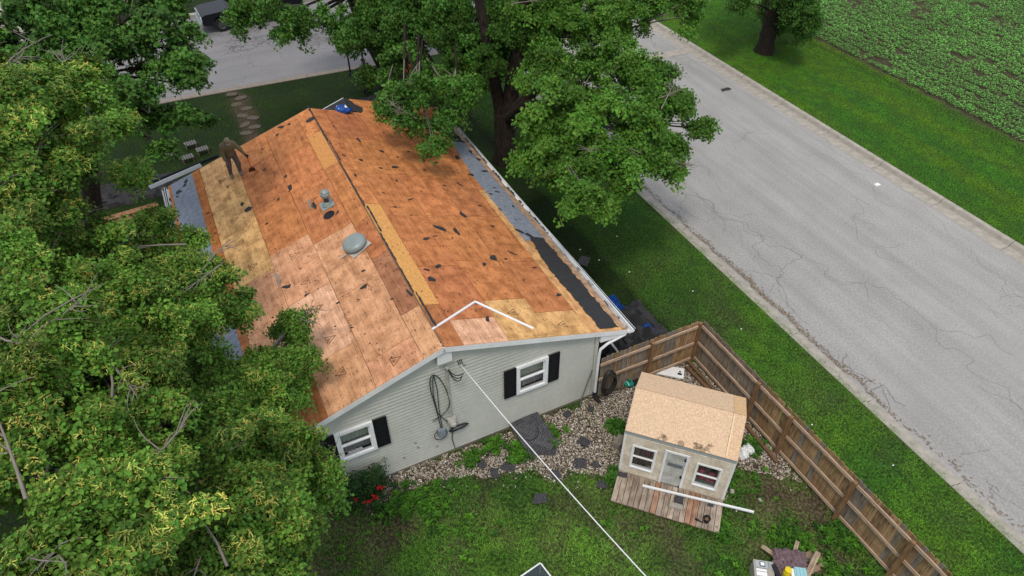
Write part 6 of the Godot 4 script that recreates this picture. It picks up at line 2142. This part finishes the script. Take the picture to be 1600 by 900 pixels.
# ------------------------------------------------------------------ the back yard
func yard_things() -> void:
	rng.seed = 151
	var b := MB.new()
	# service drop
	var a0 := Vector3(0.39, 3.33, -0.06)
	var a1 := Vector3(2.05, 5.05, 12.3)
	var pts := []
	var rad := []
	for k in 25:
		var t := k / 24.0
		pts.append(a0.lerp(a1, t) - Vector3(0, 0.42 * 4.0 * t * (1.0 - t), 0))
		rad.append(0.012 if k > 1 else 0.009)
	b.tube(pts, rad, 8)
	tag(obj("service_drop", b, M.white), "white overhead service cable running from the gable towards the viewer", "cable")
	# shingled bulkhead lid against the wall
	var bh := thing("bulkhead", "low bulkhead lid of grey shingles leaning against the gable wall", "bulkhead", Vector3(2.10, 0, -0.14), 0.10)
	b = MB.new()
	b.prism(Transform3D(Basis(Vector3.UP, -PI / 2), Vector3(0.43, 0.0, 0)), PackedVector2Array([Vector2(0, 0), Vector2(1.12, 0), Vector2(1.12, 0.05), Vector2(0, 0.24)]), 0.86)
	obj("body", b, M.old_wood, bh)
	for r in 8:
		for k in 4:
			var off := 0.11 if r % 2 else 0.0
			var xa := maxf(-0.44, -0.55 + k * 0.25 + off); var xb := minf(0.44, -0.55 + (k + 1) * 0.25 + off - 0.006)
			if xb - xa < 0.03:
				continue
			b = MB.new()
			b.bx(Vector3.ZERO, Vector3(xb - xa, 0.008, 0.165))
			var t := rng.randf_range(0.75, 1.25)
			var m: StandardMaterial3D = relief(std(lin(0.17 * t, 0.18 * t, 0.205 * t), 0.9, M.g2, 2.0), M.g2, 0.3)
			var o := obj("shingle_tab", b, m, bh)
			var z := 0.07 + r * 0.141
			o.position = Vector3((xa + xb) / 2, 0.24 - 0.17 * z + 0.014, z)
			o.rotation.x = 0.17 + 0.02
	var lp := []
	for k in 24:
		var an := TAU * k / 20.0
		lp.append(Vector3(2.05 + cos(an) * 0.26, 0.19 + 0.05 * cos(an * 0.5) - 0.04 * sin(an), 0.28 + sin(an) * 0.30))
	b = MB.new()
	var lr := []
	for q in lp:
		lr.append(0.011)
	b.tube(lp, lr, 6)
	tag(obj("cable_loop", b, M.cable), "loop of black cable lying on the shingled bulkhead lid", "cable")
	# torn shingles dropped on the ground
	for p in [[3.29, 1.16, 0.2], [2.83, 1.68, 0.22], [3.33, 0.14, 0.14], [4.02, 0.27, 0.13], [2.12, 1.7, 0.17], [3.04, 2.52, 0.16], [2.33, 0.99, 0.24], [0.53, 0.55, 0.15], [0.72, 0.97, 0.17], [1.42, 2.14, 0.2], [7.09, -5.39, 0.3], [-1.7, 0.3, 0.1], [1.1, 0.95, 0.2], [3.2, 1.9, 0.12]]:
		var poly := ragged([Vector2(-p[2], -p[2] * 0.6), Vector2(p[2] * 0.8, -p[2] * 0.7), Vector2(p[2], p[2] * 0.5), Vector2(-p[2] * 0.5, p[2] * 0.7)], 0.09, 0.022, int(p[0] * 100 + 900))
		b = MB.new()
		b.prism(Transform3D(Basis(Vector3.RIGHT, -PI / 2), Vector3.ZERO), poly, 0.014)
		var o := obj("shingle_piece", b, M.shingle)
		var on_g := in_gravel(p[0], p[1])
		var which: String = {329: "right of the bulkhead, half way to the daylily", 283: "on the gravel off the bulkhead's right front corner", 333: "near the wall between bulkhead and downspout", 402: "closest to the downspout", 212: "below the bulkhead on the gravel's edge", 304: "on grass left of the deck", 233: "under the bulkhead's lower right corner", 53: "on the gravel left of the bulkhead, by the weeds", 72: "on the grass edge left of the bulkhead", 142: "alone in the back lawn below the bulkhead", 709: "alone on the lawn between right eave and road", -170: "near the rose bush by the wall", 110: "on the gravel's edge just left of the service cable", 320: "small, on gravel left of the playhouse"}[int(round(p[0] * 100))]
		tag(o, "dark torn shingle piece " + which, "shingle", "torn shingle pieces on the ground")
		o.position = Vector3(p[0], 0.035 if on_g else 0.05, p[1])
		o.rotation = Vector3(rng.randfn(0, 0.06), rng.randf() * TAU, rng.randfn(0, 0.06))
	# leaning rod and white pole
	b = MB.new()
	b.tube([Vector3(4.19, 1.22, -0.10), Vector3(3.90, 0.17, -0.06), Vector3(3.83, 0.02, 0.02)], [0.016, 0.016, 0.016], 8)
	tag(obj("rod", b, std(lin(0.16, 0.17, 0.19), 0.6)), "thin grey rod leaning on the wall left of the downspout", "rod")
	b = MB.new()
	b.bar(Vector3(4.62, 2.22, -0.42), Vector3(5.35, 0.9, -0.30), 0.05, 0.05)
	tag(obj("pole", b, M.white_clean), "white pole leaning from the eave down to the short fence", "pole")
	# garden hose hung on the fence end
	pts = []; rad = []
	for k in 150:
		var an := TAU * k / 21.0
		var rr := 1.0 + 0.10 * sin(k * 0.37) + 0.05 * (k / 21) * 0.4
		pts.append(Vector3(4.53 + sin(an) * 0.19 * rr, 0.95 + cos(an) * 0.36 * rr - 0.02 * (k / 21), 0.24 + 0.045 * sin(k * 0.21) + (k / 21) * 0.012))
		rad.append(0.021)
	b = MB.new()
	b.tube(pts, rad, 7)
	tag(obj("garden_hose", b, std(lin(0.03, 0.03, 0.026), 0.6)), "coiled dark garden hose hanging where the short fence meets the house", "hose")
	# behind the playhouse
	b = MB.new()
	b.bx(Vector3(0, 0.03, 0), Vector3(0.78, 0.035, 0.40))
	b.bx(Vector3(0.25, 0.05, 0.06), Vector3(0.13, 0.012, 0.11))
	var wb := thing("board", "white board with a dark hole lying on the gravel behind the playhouse", "board", Vector3(6.83, 0.02, 0.12), -0.72)
	var wp := MB.new()
	wp.bx(Vector3(0, 0.03, 0), Vector3(0.78, 0.035, 0.40))
	obj("panel", wp, M.white, wb)
	wp = MB.new()
	wp.bx(Vector3(0.27, 0.052, 0.05), Vector3(0.12, 0.014, 0.07)); wp.bx(Vector3(0.27, 0.052, -0.04), Vector3(0.05, 0.014, 0.05))
	obj("outlet_plate", wp, M.black, wb)
	for k in 3:
		b = MB.new()
		b.bx(Vector3(0, 0.045, 0), Vector3(0.10, 0.09, [2.3, 1.4, 1.7][k]))
		var o := obj("timber", b, std(lin(0.20, 0.125, 0.075), 0.9, M.board))
		tag(o, ["long brown timber lying at the foot of the road fence", "short brown timber beside the long one at the road fence's foot", "brown timber end lying nearest the playhouse roof by the fence"][k], "timber")
		o.position = Vector3([7.52, 7.38, 7.50][k], 0.02, [1.15, 0.9, 3.1][k])
		o.rotation.y = [0.0, 0.05, -0.03][k]
	b = MB.new()
	b.bx(Vector3(0, 0.11, 0), Vector3(0.36, 0.22, 0.22))
	b.bx(Vector3(0, 0.225, 0), Vector3(0.32, 0.012, 0.18))
	var bl := obj("concrete_block", b, M.concrete_dark)
	tag(bl, "pale concrete block by the playhouse's left wall", "block")
	bl.position = Vector3(4.08, 0.01, 1.62)
	bl.rotation.y = 0.5
	b = MB.new()
	crumple(b, Vector3(0.24, 0.22, 0.17), 41)
	var ws := obj("plastic_sheet", b, M.white_clean)
	tag(ws, "crumpled white plastic sheet behind the playhouse's right corner", "sheet")
	ws.position = Vector3(6.95, 0.02, 3.30)
	var toy := thing("toy_bucket", "teal plastic toy bucket on the gravel by the short fence", "toy", Vector3(5.49, 0.02, 0.05))
	b = MB.new()
	b.lathe(Transform3D(Basis(Vector3.BACK, 0.7), Vector3(0, 0.07, 0)), [Vector2(0, 0), Vector2(0.09, 0), Vector2(0.115, 0.18), Vector2(0.10, 0.18), Vector2(0.08, 0.02), Vector2(0, 0.02)], 16)
	obj("bucket_body", b, std(lin(0.02, 0.35, 0.28), 0.5), toy)
	b = MB.new()
	b.tube([Vector3(-0.12, 0.16, -0.10), Vector3(-0.15, 0.24, 0.0), Vector3(-0.12, 0.16, 0.10)], [0.01, 0.01, 0.01], 6)
	obj("handle", b, M.white, toy)
	b = MB.new()
	crumple(b, Vector3(0.13, 0.12, 0.10), 43)
	var gl := obj("glove", b, M.black_matte)
	tag(gl, "dark crumpled glove beside the teal toy bucket", "glove")
	gl.position = Vector3(5.68, 0.03, 0.02)
	b = MB.new()
	crumple(b, Vector3(0.09, 0.10, 0.07), 44)
	var rg := obj("rag", b, std(lin(0.45, 0.16, 0.12), 0.9))
	tag(rg, "small reddish rag behind the teal toy bucket", "rag")
	rg.position = Vector3(5.55, 0.03, -0.22)
	# glass table at the bottom edge
	var gt := thing("glass_table", "low glass-topped table with a thin white frame at the bottom edge", "table", Vector3(0.56, 0, 3.81), 0.0)
	var d1 := Vector3(-0.99, 0, 0.16); var d2 := Vector3(0.16, 0, 0.99)
	var P := func(i, j, h): return d1 * i + d2 * j + Vector3(0, h, 0)
	b = MB.new()
	var W := 1.1; var D := 0.75
	b.bar(P.call(0, 0, 0.42), P.call(W, 0, 0.42), 0.03, 0.03); b.bar(P.call(0, D, 0.42), P.call(W, D, 0.42), 0.03, 0.03)
	b.bar(P.call(0, 0.015, 0.419), P.call(0, D - 0.015, 0.419), 0.03, 0.028); b.bar(P.call(W, 0.015, 0.419), P.call(W, D - 0.015, 0.419), 0.03, 0.028)
	obj("frame", b, M.white, gt)
	for q in [[0.02, 0.02], [W - 0.02, 0.02], [0.02, D - 0.02], [W - 0.02, D - 0.02]]:
		b = MB.new()
		b.bar(P.call(q[0], q[1], 0.0), P.call(q[0], q[1], 0.405), 0.028, 0.028)
		obj("leg", b, M.white, gt)
	b = MB.new()
	b.box(Transform3D(Basis(-d1, Vector3.UP, d2), P.call(W / 2, D / 2, 0.425)), Vector3(W - 0.03, 0.006, D - 0.03))
	var tg := std(Color(0.22, 0.27, 0.30, 0.5), 0.06)
	tg.transparency = BaseMaterial3D.TRANSPARENCY_ALPHA
	obj("glass_top", b, tg, gt)
	b = MB.new()
	b.bx(Vector3(0, 0.06, 0), Vector3(0.32, 0.10, 0.32)); b.bx(Vector3(0, 0.115, 0), Vector3(0.26, 0.012, 0.26))
	var cb := obj("box", b, std(lin(0.60, 0.47, 0.28), 0.8))
	tag(cb, "cream coloured box on the grass under the glass table", "box")
	cb.position = Vector3(0.20, 0.01, 4.06)
	cb.rotation.y = 0.5
	# junk at the bottom edge
	var tb := thing("toy_kitchen", "grey plastic toy kitchen lying face up at the bottom edge of the yard", "toy", Vector3(5.02, 0, 6.16), -0.62)
	b = MB.new()
	b.bx(Vector3(0, 0.20, 0.10), Vector3(0.44, 0.40, 0.66))
	obj("body", b, std(lin(0.40, 0.36, 0.31), 0.6, M.soft, 1.0), tb)
	b = MB.new()
	b.bx(Vector3(-0.05, 0.405, -0.13), Vector3(0.27, 0.02, 0.17))
	obj("sink_panel", b, std(lin(0.38, 0.42, 0.43), 0.5), tb)
	b = MB.new()
	b.bx(Vector3(-0.03, 0.418, -0.13), Vector3(0.12, 0.012, 0.11))
	obj("dark_frame", b, M.metal_dark, tb)
	b = MB.new()
	b.bx(Vector3(-0.03, 0.426, -0.13), Vector3(0.085, 0.012, 0.075))
	obj("white_button", b, M.white_clean, tb)
	b = MB.new()
	b.bx(Vector3(0.15, 0.405, -0.13), Vector3(0.07, 0.02, 0.17)); b.bx(Vector3(0.15, 0.418, -0.13), Vector3(0.03, 0.012, 0.07))
	obj("tap_panel", b, std(lin(0.33, 0.37, 0.40), 0.5), tb)
	for z in [0.01, 0.10]:
		b = MB.new()
		b.bx(Vector3(-0.06, 0.406, z), Vector3(0.23, 0.014, 0.05 if z < 0.05 else 0.09))
		obj("white_panel", b, M.white_clean, tb)
	b = MB.new()
	crumple(b, Vector3(0.36, 0.16, 0.33), 51)
	var mat := obj("doormat", b, relief(std(lin(0.34, 0.235, 0.26), 0.9, tex_grain(55, 256, 0.03, 0.25, 0.45), 2.0), M.g2, 0.5))
	tag(mat, "faded mauve patterned mat draped over the junk at the bottom edge", "mat")
	mat.position = Vector3(5.72, 0.30, 6.28)
	mat.rotation.y = -0.6
	b = MB.new()
	b.bx(Vector3(0, 0.14, 0), Vector3(0.50, 0.28, 0.45))
	var mc := obj("crate", b, M.old_wood)
	tag(mc, "brown crate under the mauve mat", "crate")
	mc.position = Vector3(5.75, 0.01, 6.32)
	mc.rotation.y = -0.6
	for k in 4:
		b = MB.new()
		var e: Array = [[Vector3(5.46, 0.22, 5.63), Vector3(5.62, 0.27, 6.10), 0.10], [Vector3(6.31, 0.2, 5.90), Vector3(5.90, 0.26, 6.18), 0.09], [Vector3(6.45, 0.36, 6.36), Vector3(5.72, 0.42, 6.72), 0.12], [Vector3(5.28, 0.44, 6.16), Vector3(5.16, 0.44, 6.55), 0.10]][k]
		b.bar(e[0], e[1], e[2], 0.035)
		for i in b.uv.size():
			b.uv[i] *= Vector2(0.3, 0.5)
		tag(obj("board", b, std(lin(0.45, 0.35, 0.26), 0.9, M.board) if k < 3 else M.black_matte), ["pale board sticking out left of the mauve mat", "weathered board sticking out above the mauve mat", "wide bleached board right of the mauve mat", "dark narrow board beside the toy kitchen"][k], "board")
	var bx := thing("plastic_basin", "pale turquoise ribbed plastic box at the bottom edge beside the mat", "box", Vector3(5.66, 0.02, 6.62), -0.6)
	b = MB.new()
	b.bx(Vector3(0, 0.22, 0), Vector3(0.26, 0.44, 0.34))
	for k in 3:
		b.bx(Vector3(-0.08 + 0.08 * k, 0.445, 0), Vector3(0.03, 0.02, 0.30))
	obj("body", b, std(lin(0.30, 0.55, 0.60), 0.5), bx)
	b = MB.new()
	b.bx(Vector3(-0.17, 0.21, 0.02), Vector3(0.07, 0.42, 0.30))
	obj("white_side", b, M.white_clean, bx)
	b = MB.new()
	b.lathe(Transform3D(Basis(), Vector3(5.42, 0.02, 6.44)), [Vector2(0.08, 0), Vector2(0.085, 0.44), Vector2(0.07, 0.50), Vector2(0.075, 0.51), Vector2(0.075, 0.56), Vector2(0.0, 0.57)], 14)
	tag(obj("jug", b, std(lin(0.75, 0.58, 0.02), 0.5)), "yellow capped jug between the toy kitchen and the turquoise box", "jug")
	b = MB.new()
	crumple(b, Vector3(0.3, 0.05, 0.22), 52)
	var cbd := obj("cardboard", b, std(lin(0.33, 0.24, 0.16), 0.9, M.soft, 1.0))
	tag(cbd, "sodden brown cardboard on the grass right of the junk", "cardboard")
	cbd.position = Vector3(6.30, 0.04, 6.38)
	for p in [[4.98 + 0.9, 4.1, 0.13], [6.35, 4.6, 0.1]]:
		b = MB.new()
		b.bx(Vector3(0, 0.02, 0), Vector3(p[2], 0.04, p[2] * 0.7)); b.bx(Vector3(0.01, 0.045, 0), Vector3(p[2] * 0.8, 0.012, p[2] * 0.5))
		var o := obj("stone_chip", b, M.concrete)
		tag(o, "small pale broken block %s" % ("just right of the deck" if p[0] < 6.0 else "farther right of the deck, on bare earth"), "stone", "broken blocks right of the deck")
		o.position = Vector3(p[0], 0.02, p[1])
		o.rotation.y = p[1]
